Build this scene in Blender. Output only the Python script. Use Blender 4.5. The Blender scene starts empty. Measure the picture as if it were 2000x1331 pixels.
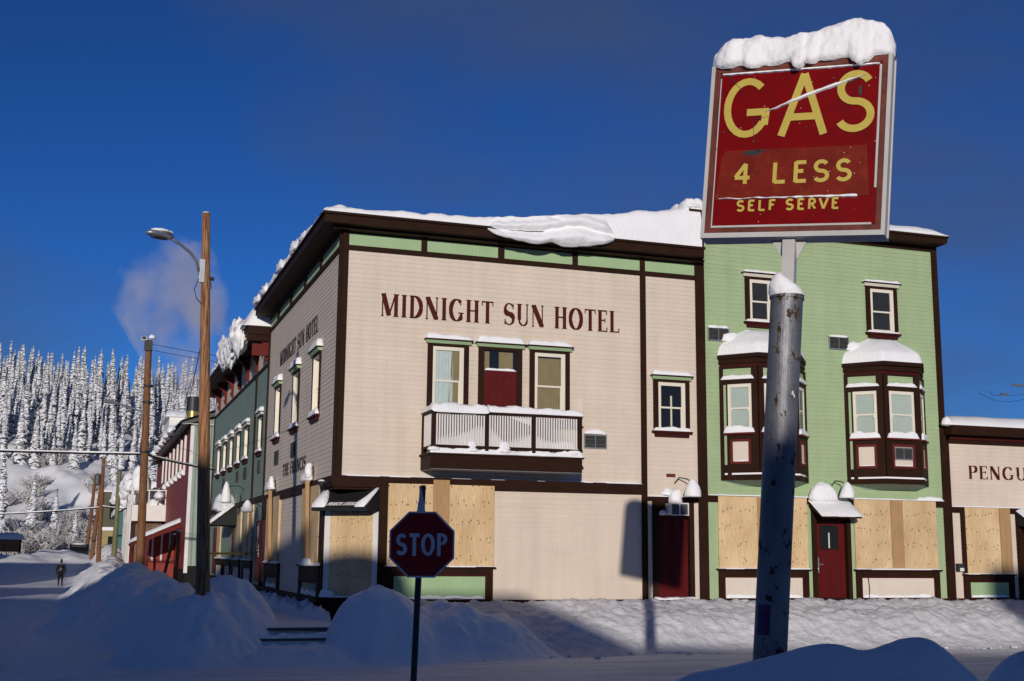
import bpy, bmesh, math, random
from mathutils import Vector, Matrix, noise
SC = bpy.context.scene
COL = SC.collection
R = math.radians

# ---------------------------------------------------------------- camera
F_PX, YAW, PITCH, ROLL = 2404.33, R(18.7512), R(9.7764), R(0.5452)
CAM = Vector((-5.3998, -28.6872, 1.12))
fw = Vector((math.sin(YAW)*math.cos(PITCH), math.cos(YAW)*math.cos(PITCH), math.sin(PITCH)))
r0 = Vector((math.cos(YAW), -math.sin(YAW), 0)); u0 = r0.cross(fw)
rt = r0*math.cos(ROLL) + u0*math.sin(ROLL); up = u0*math.cos(ROLL) - r0*math.sin(ROLL)
cd = bpy.data.cameras.new("camera"); cam = bpy.data.objects.new("camera", cd); COL.objects.link(cam)
cd.sensor_width = 36; cd.lens = F_PX/2000*36; cd.clip_start = 0.1; cd.clip_end = 3000
m = Matrix((rt, up, -fw)).transposed().to_4x4(); m.translation = CAM
cam.matrix_world = m
SC.camera = cam

# ---------------------------------------------------------------- light
SUN_AZ, SUN_EL = 21.6, 9.5                      # where the light travels to, and the sun's height
world = bpy.data.worlds.new("World"); SC.world = world; world.use_nodes = True
wn = world.node_tree.nodes; wl = world.node_tree.links
wn.clear()
wo = wn.new('ShaderNodeOutputWorld'); bg = wn.new('ShaderNodeBackground'); sky = wn.new('ShaderNodeTexSky')
sky.sky_type = 'NISHITA'; sky.sun_disc = False
sky.sun_elevation = R(SUN_EL); sky.sun_rotation = R(SUN_AZ+180)
sky.altitude = 2500; sky.air_density = 1.0; sky.dust_density = 0.0; sky.ozone_density = 6.0
# thin veils of cloud, fixed in the sky by direction
tc = wn.new('ShaderNodeTexCoord'); mp = wn.new('ShaderNodeMapping'); mp.inputs['Scale'].default_value = (1.9, 1.9, 4.2)
mp.inputs['Location'].default_value = (0.35, 0.1, 0.2)
nz = wn.new('ShaderNodeTexNoise'); nz.inputs['Scale'].default_value = 1.5; nz.inputs['Detail'].default_value = 5; nz.inputs['Roughness'].default_value = 0.5
cr = wn.new('ShaderNodeValToRGB'); cr.color_ramp.elements[0].position = 0.42; cr.color_ramp.elements[1].position = 0.68
cr.color_ramp.elements[1].color = (0.60, 0.60, 0.60, 1)
mixw = wn.new('ShaderNodeMix'); mixw.data_type = 'RGBA'
mixw.inputs[7].default_value = (1.15, 1.55, 2.8, 1)
wl.new(tc.outputs['Generated'], mp.inputs['Vector']); wl.new(mp.outputs['Vector'], nz.inputs['Vector'])
wl.new(nz.outputs['Fac'], cr.inputs['Fac']); wl.new(cr.outputs['Color'], mixw.inputs[0])
gm = wn.new('ShaderNodeGamma'); gm.inputs['Gamma'].default_value = 1.32   # deep, saturated northern winter sky
wl.new(sky.outputs['Color'], gm.inputs['Color']); wl.new(gm.outputs['Color'], mixw.inputs[6]); wl.new(mixw.outputs[2], bg.inputs['Color'])
bg.inputs['Strength'].default_value = 0.05
wl.new(bg.outputs['Background'], wo.inputs['Surface'])
sd = bpy.data.lights.new("sun", 'SUN'); sun = bpy.data.objects.new("sun", sd); COL.objects.link(sun)
sd.energy = 3.1; sd.angle = R(0.5); sd.color = (1.0, 0.915, 0.825)
tdir = Vector((math.sin(R(SUN_AZ))*math.cos(R(SUN_EL)), math.cos(R(SUN_AZ))*math.cos(R(SUN_EL)), -math.sin(R(SUN_EL))))
sun.rotation_euler = tdir.to_track_quat('-Z', 'Y').to_euler(); sun.location = (-20, -60, 30)
SC.view_settings.view_transform = 'Standard'; SC.view_settings.look = 'None'
SC.view_settings.exposure = 0.0; SC.view_settings.gamma = 1.0
SC.cycles.max_bounces = 6; SC.cycles.diffuse_bounces = 3; SC.cycles.glossy_bounces = 3
SC.cycles.transparent_max_bounces = 8; SC.cycles.volume_bounces = 1; SC.cycles.volume_max_steps = 64

# ---------------------------------------------------------------- materials
def s2l(c):
    return tuple((x/255/12.92 if x/255 <= .04045 else ((x/255+.055)/1.055)**2.4) for x in c)
def mk(name, col, rough=.6, var=.12, scale=3.0, bump=0.0, bscale=40., metal=0., spec=.3, stretch=(1,1,1), detail=5, boards=0., col2=None, thr=(.45,.6)):
    """principled material: base colour broken up by noise, optional second colour, bump, and per-board tone"""
    ma = bpy.data.materials.new(name); ma.use_nodes = True
    n = ma.node_tree.nodes; l = ma.node_tree.links; b = n['Principled BSDF']
    b.inputs['Roughness'].default_value = rough; b.inputs['Metallic'].default_value = metal
    b.inputs['Specular IOR Level'].default_value = spec
    t = n.new('ShaderNodeTexCoord'); mp = n.new('ShaderNodeMapping'); mp.inputs['Scale'].default_value = stretch
    l.new(t.outputs['Object'], mp.inputs['Vector'])
    nz = n.new('ShaderNodeTexNoise'); nz.inputs['Scale'].default_value = scale; nz.inputs['Detail'].default_value = detail
    l.new(mp.outputs['Vector'], nz.inputs['Vector'])
    ramp = n.new('ShaderNodeMapRange'); ramp.inputs['From Min'].default_value = .25; ramp.inputs['From Max'].default_value = .75
    ramp.inputs['To Min'].default_value = 1-var; ramp.inputs['To Max'].default_value = 1+var
    l.new(nz.outputs['Fac'], ramp.inputs['Value'])
    fac = ramp.outputs['Result']
    if boards:
        sx = n.new('ShaderNodeSeparateXYZ'); l.new(t.outputs['Object'], sx.inputs[0])
        dv = n.new('ShaderNodeMath'); dv.operation = 'DIVIDE'; dv.inputs[1].default_value = boards; l.new(sx.outputs['Z'], dv.inputs[0])
        fl = n.new('ShaderNodeMath'); fl.operation = 'FLOOR'; l.new(dv.outputs[0], fl.inputs[0])
        wr = n.new('ShaderNodeTexWhiteNoise'); wr.noise_dimensions = '1D'; l.new(fl.outputs[0], wr.inputs['W'])
        def mth(op, p, q):
            k = n.new('ShaderNodeMath'); k.operation = op
            for i_, v_ in enumerate((p, q)):
                if v_ is None: continue
                if isinstance(v_, (int, float)): k.inputs[i_].default_value = v_
                else: l.new(v_, k.inputs[i_])
            return k.outputs[0]
        u = mth('ADD', mth('ADD', sx.outputs['X'], sx.outputs['Y']), mth('MULTIPLY', wr.outputs['Value'], 23.7))
        uu_ = mth('DIVIDE', u, 3.66); pc = mth('FLOOR', uu_, None); fr_ = mth('FRACT', uu_, None)
        cb = n.new('ShaderNodeCombineXYZ'); l.new(pc, cb.inputs['X']); l.new(fl.outputs[0], cb.inputs['Y'])
        w2 = n.new('ShaderNodeTexWhiteNoise'); w2.noise_dimensions = '2D'; l.new(cb.outputs[0], w2.inputs['Vector'])
        mr = n.new('ShaderNodeMapRange'); mr.inputs['To Min'].default_value = .985; mr.inputs['To Max'].default_value = 1.015; l.new(w2.outputs['Value'], mr.inputs['Value'])
        jt = mth('LESS_THAN', fr_, .0022); jk = mth('SUBTRACT', 1.0, mth('MULTIPLY', jt, .22))          # butt joints
        st = n.new('ShaderNodeMapping'); st.inputs['Scale'].default_value = (3.2, 3.2, .22); l.new(t.outputs['Object'], st.inputs['Vector'])
        sn = n.new('ShaderNodeTexNoise'); sn.inputs['Scale'].default_value = 1.3; sn.inputs['Detail'].default_value = 6; l.new(st.outputs[0], sn.inputs['Vector'])
        sm = n.new('ShaderNodeMapRange'); sm.inputs['From Min'].default_value = .3; sm.inputs['From Max'].default_value = .62; sm.inputs['To Min'].default_value = .945; sm.inputs['To Max'].default_value = 1.02; l.new(sn.outputs['Fac'], sm.inputs['Value'])
        fac = mth('MULTIPLY', mth('MULTIPLY', fac, mr.outputs[0]), mth('MULTIPLY', jk, sm.outputs[0]))
    base = None
    if col2:
        n2 = n.new('ShaderNodeTexNoise'); n2.inputs['Scale'].default_value = scale*2.3; n2.inputs['Detail'].default_value = 8; n2.inputs['Roughness'].default_value = .65
        l.new(mp.outputs['Vector'], n2.inputs['Vector'])
        m2 = n.new('ShaderNodeMapRange'); m2.inputs['From Min'].default_value = thr[0]; m2.inputs['From Max'].default_value = thr[1]
        l.new(n2.outputs['Fac'], m2.inputs['Value'])
        mx = n.new('ShaderNodeMix'); mx.data_type = 'RGBA'; mx.inputs[6].default_value = (*col, 1); mx.inputs[7].default_value = (*col2, 1)
        l.new(m2.outputs[0], mx.inputs[0]); base = mx.outputs[2]
        if metal:
            im = n.new('ShaderNodeMapRange'); im.inputs['To Min'].default_value = metal; im.inputs['To Max'].default_value = 0
            l.new(m2.outputs[0], im.inputs['Value']); l.new(im.outputs[0], b.inputs['Metallic'])
            ir = n.new('ShaderNodeMapRange'); ir.inputs['To Min'].default_value = rough; ir.inputs['To Max'].default_value = .85
            l.new(m2.outputs[0], ir.inputs['Value']); l.new(ir.outputs[0], b.inputs['Roughness'])
    vm = n.new('ShaderNodeVectorMath'); vm.operation = 'SCALE'
    if base: l.new(base, vm.inputs[0])
    else: vm.inputs[0].default_value = col
    l.new(fac, vm.inputs['Scale']); l.new(vm.outputs[0], b.inputs['Base Color'])
    if bump:
        bn = n.new('ShaderNodeTexNoise'); bn.inputs['Scale'].default_value = bscale; bn.inputs['Detail'].default_value = 6
        l.new(mp.outputs['Vector'], bn.inputs['Vector'])
        bp = n.new('ShaderNodeBump'); bp.inputs['Strength'].default_value = bump; bp.inputs['Distance'].default_value = .05
        l.new(bn.outputs['Fac'], bp.inputs['Height']); l.new(bp.outputs[0], b.inputs['Normal'])
    return ma
BOARD = 0.1155
MT = {}
MT['cream'] = mk('cream_paint', (.665,.565,.46), .62, .05, 1.2, .08, 60, boards=BOARD)
MT['cream_trim'] = mk('cream_trim_paint', (.74,.69,.57), .5, .05, 2)
MT['cream_flat'] = mk('cream_panel_paint', (.70,.615,.52), .55, .05, 1.5)
MT['green'] = mk('green_paint', (.345,.45,.25), .6, .06, 1.2, .08, 60, boards=BOARD)
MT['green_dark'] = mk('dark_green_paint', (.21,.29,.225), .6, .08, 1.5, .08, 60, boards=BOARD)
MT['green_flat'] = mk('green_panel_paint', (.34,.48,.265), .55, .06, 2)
MT['brown'] = mk('brown_trim_paint', (.026,.0105,.0058), .6, .2, 2, .05, 50, spec=.08)
MT['maroon'] = mk('maroon_trim_paint', (.05,.008,.007), .6, .15, 2, spec=.1)
MT['red_trim'] = mk('red_trim_paint', (.12,.018,.014), .6, .12, 2, spec=.1)
MT['door_red'] = mk('red_door_paint', (.095,.008,.008), .45, .1, 2, spec=.15)
MT['letter'] = mk('dark_red_lettering_paint', (.075,.011,.010), .6, .25, 9, spec=.1)
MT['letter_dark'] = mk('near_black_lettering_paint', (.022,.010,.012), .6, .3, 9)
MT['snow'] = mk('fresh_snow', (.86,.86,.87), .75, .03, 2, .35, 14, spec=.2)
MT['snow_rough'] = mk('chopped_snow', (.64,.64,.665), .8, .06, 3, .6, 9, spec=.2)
MT['snow_road'] = mk('packed_road_snow', (.74,.745,.765), .6, .14, 1.1, .5, 6, spec=.2, stretch=(.35,1.6,1))
MT['black'] = mk('black_canvas', (.012,.012,.012), .7, .2, 5)
MT['void'] = mk('dark_interior', (.006,.006,.007), .8, .1, 2)
MT['curtain_white'] = mk('white_sheer_curtain', (.55,.62,.62), .8, .06, 4)
MT['curtain_tan'] = mk('tan_curtain', (.30,.235,.12), .8, .1, 4)
MT['blind'] = mk('pale_blind', (.50,.56,.53), .7, .05, 3)
MT['screen'] = mk('grey_window_screen', (.035,.033,.032), .6, .3, 3)
MT['metal'] = mk('galvanised_metal', (.38,.39,.40), .42, .12, 6, metal=.7)
MT['grille'] = mk('grey_grille_paint', (.075,.078,.076), .5, .1, 6)
MT['dark_metal'] = mk('dark_metal', (.03,.03,.032), .45, .2, 6)
MT['soffit_grey'] = mk('grey_soffit_paint', (.16,.16,.17), .6, .1, 2)
MT['white'] = mk('white_paint', (.72,.70,.66), .55, .06, 2)
MT['red_wall'] = mk('red_clapboard_paint', (.25,.03,.022), .6, .12, 1.5, .08, 40, boards=.15)
MT['corr'] = mk('corrugated_siding', (.30,.34,.30), .5, .12, 1.5)
MT['plaster_tan'] = mk('tan_wall', (.33,.27,.13), .7, .12, 1)
MT['olive'] = mk('olive_wall', (.10,.095,.06), .7, .12, 1)
MT['teal'] = mk('teal_wall', (.05,.15,.14), .6, .1, 1)
MT['brass'] = mk('brass_flue', (.35,.26,.10), .35, .2, 3, metal=.6)
MT['concrete'] = mk('weathered_boards', (.10,.085,.07), .8, .2, 3, .3, 20, stretch=(1,1,6))
MT['pole_wood'] = mk('pole_wood', (.40,.215,.10), .75, .2, 3.0, .5, 20, stretch=(7,7,.22), col2=(.13,.032,.010), thr=(.44,.60))
MT['pole_mid'] = mk('brown_pole_wood', (.25,.12,.055), .8, .2, 3.0, .5, 20, stretch=(7,7,.22), col2=(.09,.03,.012), thr=(.45,.62))
MT['pole_dark'] = mk('dark_pole_wood', (.20,.085,.035), .8, .2, 3.0, .5, 20, stretch=(7,7,.35), col2=(.035,.013,.007), thr=(.5,.7))
MT['pole_green'] = mk('green_lamp_post', (.13,.13,.06), .6, .2, 3)
MT['sign_red'] = mk('red_sign_face', (.17,.0022,.0022), .3, .10, 3, col2=(.11,.003,.005), thr=(.5,.75), spec=.15)
MT['sign_rust'] = mk('faded_orange_red_sign_patch', (.165,.014,.007), .35, .25, 4, col2=(.20,.045,.010), thr=(.52,.78), spec=.15)
MT['sign_yellow'] = mk('yellow_sign_lettering', (.50,.39,.075), .4, .08, 6)
MT['sign_frame'] = mk('rusty_brown_sign_frame', (.13,.028,.016), .6, .25, 6, col2=(.05,.015,.01), thr=(.5,.7))
MT['sign_metal'] = mk('weathered_white_sign_metal', (.47,.46,.44), .5, .10, 4, col2=(.17,.085,.04), thr=(.66,.75))
MT['pipe'] = mk('rusted_galvanised_pipe', (.19,.195,.21), .55, .3, 4.2, .12, 30, metal=.6, stretch=(1,1,.7), col2=(.045,.019,.007), thr=(.575,.62))
MT['stop_red'] = mk('stop_sign_red', (.32,.010,.012), .4, .05, 5, spec=.2)
MT['stop_white'] = mk('stop_sign_white', (.62,.62,.64), .35, .05, 5, spec=.5)
MT['poster'] = mk('purple_poster', (.06,.02,.11), .4, .3, 12, col2=(.11,.015,.05), thr=(.5,.6))
MT['coat'] = mk('black_winter_coat', (.0035,.0035,.004), .8, .2, 5)
MT['fur'] = mk('grey_fur_hood', (.08,.085,.07), .9, .3, 20)
MT['skin'] = mk('skin', (.42,.25,.18), .6, .05, 5)
MT['bark'] = mk('conifer_bark', (.035,.026,.02), .9, .3, 5)
MT['needle'] = mk('dark_needles', (.060,.066,.066), .9, .3, 4)
MT['tree_snow'] = mk('snow_on_branches', (.82,.825,.84), .8, .08, 3)
MT['twig'] = mk('frosted_twigs', (.52,.50,.49), .9, .2, 3)
MT['twig_dark'] = mk('bare_twigs', (.06,.05,.045), .9, .2, 3)
MT['hill'] = mk('hillside_snow', (.80,.80,.815), .8, .06, .05, .9, .35, spec=.15)
MT['cable'] = mk('black_cable', (.010,.010,.010), .6, .1, 5)
MT['rubber'] = mk('tyre_rubber', (.012,.012,.012), .8, .1, 5)
MT['car_paint'] = mk('dark_car_paint', (.012,.013,.016), .3, .1, 3)
MT['tape'] = mk('yellow_tape', (.50,.40,.02), .5, .1, 5)
MT['brick'] = mk('old_stone_wall', (.21,.135,.085), .85, .2, 4, .6, 10, stretch=(1,1,3), col2=(.08,.045,.03), thr=(.52,.58))

def mat_glass():
    ma = bpy.data.materials.new('window_glass'); ma.use_nodes = True
    n = ma.node_tree.nodes; l = ma.node_tree.links; n.clear()
    o = n.new('ShaderNodeOutputMaterial'); mx = n.new('ShaderNodeMixShader'); tr = n.new('ShaderNodeBsdfTransparent'); gl = n.new('ShaderNodeBsdfGlossy')
    gl.inputs['Roughness'].default_value = .02; tr.inputs['Color'].default_value = (.86,.88,.87,1)
    fr = n.new('ShaderNodeFresnel'); fr.inputs['IOR'].default_value = 1.5
    nz = n.new('ShaderNodeTexNoise'); nz.inputs['Scale'].default_value = 2.5; bp = n.new('ShaderNodeBump'); bp.inputs['Strength'].default_value = .06
    l.new(nz.outputs['Fac'], bp.inputs['Height']); l.new(bp.outputs[0], gl.inputs['Normal'])
    l.new(fr.outputs[0], mx.inputs[0]); l.new(tr.outputs[0], mx.inputs[1]); l.new(gl.outputs[0], mx.inputs[2]); l.new(mx.outputs[0], o.inputs[0])
    return ma
MT['glass'] = mat_glass()

def mat_ply():
    ma = bpy.data.materials.new('plywood'); ma.use_nodes = True
    n = ma.node_tree.nodes; l = ma.node_tree.links; b = n['Principled BSDF']; b.inputs['Roughness'].default_value = .6; b.inputs['Specular IOR Level'].default_value = .2
    t = n.new('ShaderNodeTexCoord')
    cx = n.new('ShaderNodeSeparateXYZ'); l.new(t.outputs['Object'], cx.inputs[0])
    ad = n.new('ShaderNodeMath'); ad.operation = 'SUBTRACT'; l.new(cx.outputs['X'], ad.inputs[0]); l.new(cx.outputs['Y'], ad.inputs[1])
    oi = n.new('ShaderNodeObjectInfo'); of = n.new('ShaderNodeMath'); of.operation = 'MULTIPLY_ADD'; of.inputs[1].default_value = 37.; l.new(oi.outputs['Random'], of.inputs[0]); l.new(ad.outputs[0], of.inputs[2])
    cb = n.new('ShaderNodeCombineXYZ'); l.new(of.outputs[0], cb.inputs['X']); l.new(cx.outputs['Z'], cb.inputs['Y'])
    def nzz(scale, st, det=5):
        mp = n.new('ShaderNodeMapping'); mp.inputs['Scale'].default_value = st; l.new(cb.outputs[0], mp.inputs['Vector'])
        z = n.new('ShaderNodeTexNoise'); z.inputs['Scale'].default_value = scale; z.inputs['Detail'].default_value = det; l.new(mp.outputs[0], z.inputs['Vector']); return z
    a = nzz(1.6, (1, .5, 1), 3); g = nzz(9, (4, .35, 1), 6)
    r1 = n.new('ShaderNodeValToRGB'); l.new(a.outputs['Fac'], r1.inputs['Fac'])
    e = r1.color_ramp.elements; e[0].position = .3; e[0].color = (.58,.395,.205,1); e[1].position = .72; e[1].color = (.76,.57,.335,1)
    m1 = n.new('ShaderNodeMapRange'); m1.inputs['From Min'].default_value = .3; m1.inputs['From Max'].default_value = .7; m1.inputs['To Min'].default_value = .82; m1.inputs['To Max'].default_value = 1.1
    l.new(g.outputs['Fac'], m1.inputs['Value'])
    tn = n.new('ShaderNodeMapRange'); tn.inputs['To Min'].default_value = .86; tn.inputs['To Max'].default_value = 1.06; l.new(oi.outputs['Random'], tn.inputs['Value'])
    tm = n.new('ShaderNodeMath'); tm.operation = 'MULTIPLY'; l.new(m1.outputs[0], tm.inputs[0]); l.new(tn.outputs[0], tm.inputs[1])
    v = n.new('ShaderNodeVectorMath'); v.operation = 'SCALE'; l.new(r1.outputs[0], v.inputs[0]); l.new(tm.outputs[0], v.inputs['Scale'])
    # knots in loose rows
    mp = n.new('ShaderNodeMapping'); mp.inputs['Scale'].default_value = (8.5, 5.0, 1); l.new(cb.outputs[0], mp.inputs['Vector'])
    vo = n.new('ShaderNodeTexVoronoi'); vo.voronoi_dimensions = '2D'; vo.inputs['Scale'].default_value = 1.0; vo.inputs['Randomness'].default_value = .85; l.new(mp.outputs[0], vo.inputs['Vector'])
    wr = n.new('ShaderNodeMath'); wr.operation = 'SINE'
    ws = n.new('ShaderNodeMath'); ws.operation = 'MULTIPLY'; ws.inputs[1].default_value = 14.5; l.new(cx.outputs['Z'], ws.inputs[0]); l.new(ws.outputs[0], wr.inputs[0])
    kd = n.new('ShaderNodeMapRange'); kd.inputs['From Min'].default_value = .06; kd.inputs['From Max'].default_value = .17; kd.inputs['To Min'].default_value = 1; kd.inputs['To Max'].default_value = 0
    l.new(vo.outputs['Distance'], kd.inputs['Value'])
    row = n.new('ShaderNodeMapRange'); row.inputs['From Min'].default_value = .05; row.inputs['From Max'].default_value = .6; l.new(wr.outputs[0], row.inputs['Value'])
    km = n.new('ShaderNodeMath'); km.operation = 'MULTIPLY'; l.new(kd.outputs[0], km.inputs[0]); l.new(row.outputs[0], km.inputs[1])
    mx = n.new('ShaderNodeMix'); mx.data_type = 'RGBA'; l.new(km.outputs[0], mx.inputs[0]); l.new(v.outputs[0], mx.inputs[6]); mx.inputs[7].default_value = (.12,.055,.02,1)
    l.new(mx.outputs[2], b.inputs['Base Color'])
    return ma
MT['ply'] = mat_ply()
MT['lumber'] = mk('lumber_batten', (.40,.245,.115), .6, .15, 4, stretch=(3,3,.5))

# ---------------------------------------------------------------- mesh helpers
class M:
    def __init__(s): s.v = []; s.f = []; s.mi = []
    def add(s, vs, fs, mi=0):
        o = len(s.v); s.v += [tuple(q) for q in vs]; s.f += [tuple(i+o for i in f) for f in fs]; s.mi += [mi]*len(fs); return s
    def hexa(s, p, mi=0):   # p: 8 corners, 0-3 bottom ring, 4-7 top ring
        return s.add(p, [(0,3,2,1),(4,5,6,7),(0,1,5,4),(1,2,6,5),(2,3,7,6),(3,0,4,7)], mi)
    def box(s, x0, x1, y0, y1, z0, z1, mi=0):
        return s.hexa([(x0,y0,z0),(x1,y0,z0),(x1,y1,z0),(x0,y1,z0),(x0,y0,z1),(x1,y0,z1),(x1,y1,z1),(x0,y1,z1)], mi)
    def prism(s, poly, ext, mi=0):   # poly: list of 3d points, ext: vector
        n = len(poly); e = Vector(ext); a = [Vector(q) for q in poly]; b = [q+e for q in a]
        return s.add(a+b, [tuple(range(n))[::-1], tuple(range(n, 2*n))] + [(i, (i+1) % n, n+(i+1) % n, n+i) for i in range(n)], mi)
    def tube(s, pts, rad, n=10, mi=0, caps=True):
        pts = [Vector(q) for q in pts]
        if not hasattr(rad, '__len__'): rad = [rad]*len(pts)
        vs = []
        for i, q in enumerate(pts):
            d = (pts[min(i+1, len(pts)-1)]-pts[max(i-1, 0)]).normalized()
            a = d.cross(Vector((0,0,1)) if abs(d.z) < .95 else Vector((0,1,0))).normalized(); b = d.cross(a)
            vs += [q+(a*math.cos(2*math.pi*k/n)+b*math.sin(2*math.pi*k/n))*rad[i] for k in range(n)]
        fs = [(i*n+k, i*n+(k+1) % n, (i+1)*n+(k+1) % n, (i+1)*n+k) for i in range(len(pts)-1) for k in range(n)]
        if caps: fs += [tuple(range(n))[::-1], tuple(range((len(pts)-1)*n, len(pts)*n))]
        return s.add(vs, fs, mi)
    def lathe(s, c, prof, n=12, mi=0):     # prof: (r, z) list
        c = Vector(c); vs = [c+Vector((r*math.cos(2*math.pi*k/n), r*math.sin(2*math.pi*k/n), z)) for r, z in prof for k in range(n)]
        L = len(prof)
        fs = [(i*n+k, i*n+(k+1) % n, (i+1)*n+(k+1) % n, (i+1)*n+k) for i in range(L-1) for k in range(n)]
        fs += [tuple(range(n))[::-1], tuple(range((L-1)*n, L*n))]
        return s.add(vs, fs, mi)
    def build(s, name, mats, parent=None, smooth=False, mw=None, fixn=True, origin=None):
        if not isinstance(mats, (list, tuple)): mats = [mats]
        me = bpy.data.meshes.new(name)
        off = Vector((0,0,0))
        if parent is not None: off = wloc(parent)
        elif origin is not None: off = Vector(origin)
        vs = [Vector(q) for q in s.v]
        if mw is not None: vs = [mw @ q for q in vs]
        me.from_pydata([q-off for q in vs], [], s.f)
        for mm in mats: me.materials.append(MT[mm] if isinstance(mm, str) else mm)
        if len(mats) > 1:
            for i, p in enumerate(me.polygons): p.material_index = s.mi[i]
        if fixn:
            bm = bmesh.new(); bm.from_mesh(me); bmesh.ops.recalc_face_normals(bm, faces=bm.faces); bm.to_mesh(me); bm.free()
        if smooth:
            for p in me.polygons: p.use_smooth = True
        o = bpy.data.objects.new(name, me); COL.objects.link(o)
        if parent is not None: o.parent = parent
        elif origin is not None: o.location = origin
        return o
def wloc(o):
    v = Vector((0,0,0))
    while o is not None: v += o.location; o = o.parent
    return v
def tag(o, label, cat, group=None, kind=None):
    if label: o['label'] = label
    if cat: o['category'] = cat
    if group: o['group'] = group
    if kind: o['kind'] = kind
    return o
def thing(name, label, cat, loc, group=None):
    o = bpy.data.objects.new(name, None); COL.objects.link(o); o.location = loc; o.empty_display_size = .3
    return tag(o, label, cat, group)
def copy_tree(o, parent=None):
    c = o.copy(); COL.objects.link(c)
    if parent: c.parent = parent
    for ch in list(o.children): copy_tree(ch, c)
    return c

class Fr:      # a facade plane: u along it, d out of it, z up
    def __init__(s, o, u, n): s.o = Vector(o); s.u = Vector(u); s.n = Vector(n)
    def __call__(s, u, d, z): return s.o + s.u*u + s.n*d + Vector((0,0,z))
FRONT = Fr((0,0,0), (1,0,0), (0,-1,0))
LEFT = Fr((0,0,0), (0,1,0), (-1,0,0))
def bx(m, F, u0, u1, d0, d1, z0, z1, mi=0):
    return m.hexa([F(u0,d0,z0),F(u1,d0,z0),F(u1,d1,z0),F(u0,d1,z0),F(u0,d0,z1),F(u1,d0,z1),F(u1,d1,z1),F(u0,d1,z1)], mi)
def clap(m, F, u0, u1, z0, z1, e=BOARD, lap=.0125, d0=0., mi=0):
    k = math.floor(z0/e+1e-6); rr = random.Random(int(u0*100)+int(z0*37))
    while k*e < z1-1e-4:
        a = max(k*e, z0); b = min((k+1)*e, z1); j = rr.uniform(-.0015,.0015)
        da = d0+lap+j; db = d0+.003
        m.add([F(u0,da,a),F(u1,da,a),F(u1,db,b),F(u0,db,b),F(u0,d0-.01,a),F(u1,d0-.01,a)], [(0,1,2,3),(0,4,5,1)], mi)
        k += 1
def clap_holes(m, F, u0, u1, z0, z1, holes, **kw):
    zs = sorted({z0, z1}|{h[2] for h in holes}|{h[3] for h in holes})
    for a, b in zip(zs, zs[1:]):
        hs = sorted(h for h in holes if h[2] < b-1e-6 and h[3] > a+1e-6); u = u0
        for h in hs:
            if h[0] > u: clap(m, F, u, h[0], a, b, **kw)
            u = h[1]
        if u < u1: clap(m, F, u, u1, a, b, **kw)
class Sh:      # the same plane pushed in or out
    def __init__(s, F, d): s.F, s.k, s.u, s.n = F, d, F.u, F.n
    def __call__(s, u, d, z): return s.F(u, d+s.k, z)
def vboards(m, F, u0, u1, z0, z1, w=.1, d=.012, mi=0):     # beadboard: narrow vertical boards with grooves
    u = u0
    while u < u1-1e-4:
        b = min(u+w, u1); bx(m, F, u+.004, b-.004 if b < u1 else b, -.01, d, z0, z1, mi); u += w
    bx(m, F, u0, u1, -.012, d-.008, z0-.002, z1+.002, mi)
def fr2(x, y, s, seed=0): return noise.noise(Vector((x*s, y*s, seed*7.31)))
def snow_strip(m, F, u0, u1, d0, d1, z, h, seed=0, nu=None, nt=7, lump=.25, ls=3.0, droop=0., endp=2.5, hf=None, mi=0, fp=4.5):
    """snow lying on a ledge: full thickness at the back, rounded to the front and the ends"""
    nu = nu or max(8, int((u1-u0)/.07)); nu = min(nu, 220)
    top = []; bot = []
    for i in range(nu+1):
        s = i/nu; u = u0+(u1-u0)*s
        e = max(0., 1-abs(2*s-1)**max(endp*4*(u1-u0)/max(h*6,.2), 2.0))**.5
        hh = h*(hf(u) if hf else 1)
        for j in range(nt+1):
            t = j/nt; d = d0+(d1-d0)*t
            p = max(0., 1-t**fp)**.5
            k = 1+lump*1.6*noise.fractal(Vector((u*ls, d*ls, seed*5.7)), .8, 2.0, 3)
            dd = d+.35*hh*lump*noise.noise(Vector((u*ls*.8, seed*3.3, 1.7)))*t
            top.append(F(u, dd, z+hh*k*e*p-droop*t*t*e)); bot.append(F(u, d, z-.012-droop*t*t*e))
    W = nt+1; N = len(top); fs = []
    for i in range(nu):
        for j in range(nt):
            a = i*W+j; fs += [(a, a+W, a+W+1, a+1), (N+a, N+a+1, N+a+W+1, N+a+W)]
        fs += [(i*W, N+i*W, N+(i+1)*W, (i+1)*W), (i*W+nt, (i+1)*W+nt, N+(i+1)*W+nt, N+i*W+nt)]
    for j in range(nt):
        fs += [(j, j+1, N+j+1, N+j), (nu*W+j, N+nu*W+j, N+nu*W+j+1, nu*W+j+1)]
    m.add(top+bot, fs, mi)
def snow_blob(m, c, rx, ry, rz, seed=0, lump=.2, ls=2., flat=.3, n=14, mi=0):
    c = Vector(c); vs = []; fs = []
    for i in range(n+1):
        a = math.pi*i/n
        for k in range(2*n):
            b = math.pi*k/n; q = Vector((math.sin(a)*math.cos(b), math.sin(a)*math.sin(b), math.cos(a)))
            f = 1+lump*noise.fractal(q*ls+Vector((seed*3.1,0,0)), .8, 2., 3)
            z = q.z*rz*f; z = z if z > 0 else z*flat
            vs.append(c+Vector((q.x*rx*f, q.y*ry*f, z)))
    W = 2*n
    for i in range(n):
        for k in range(W): fs.append((i*W+k, i*W+(k+1) % W, (i+1)*W+(k+1) % W, (i+1)*W+k))
    m.add(vs, fs, mi)

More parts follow.
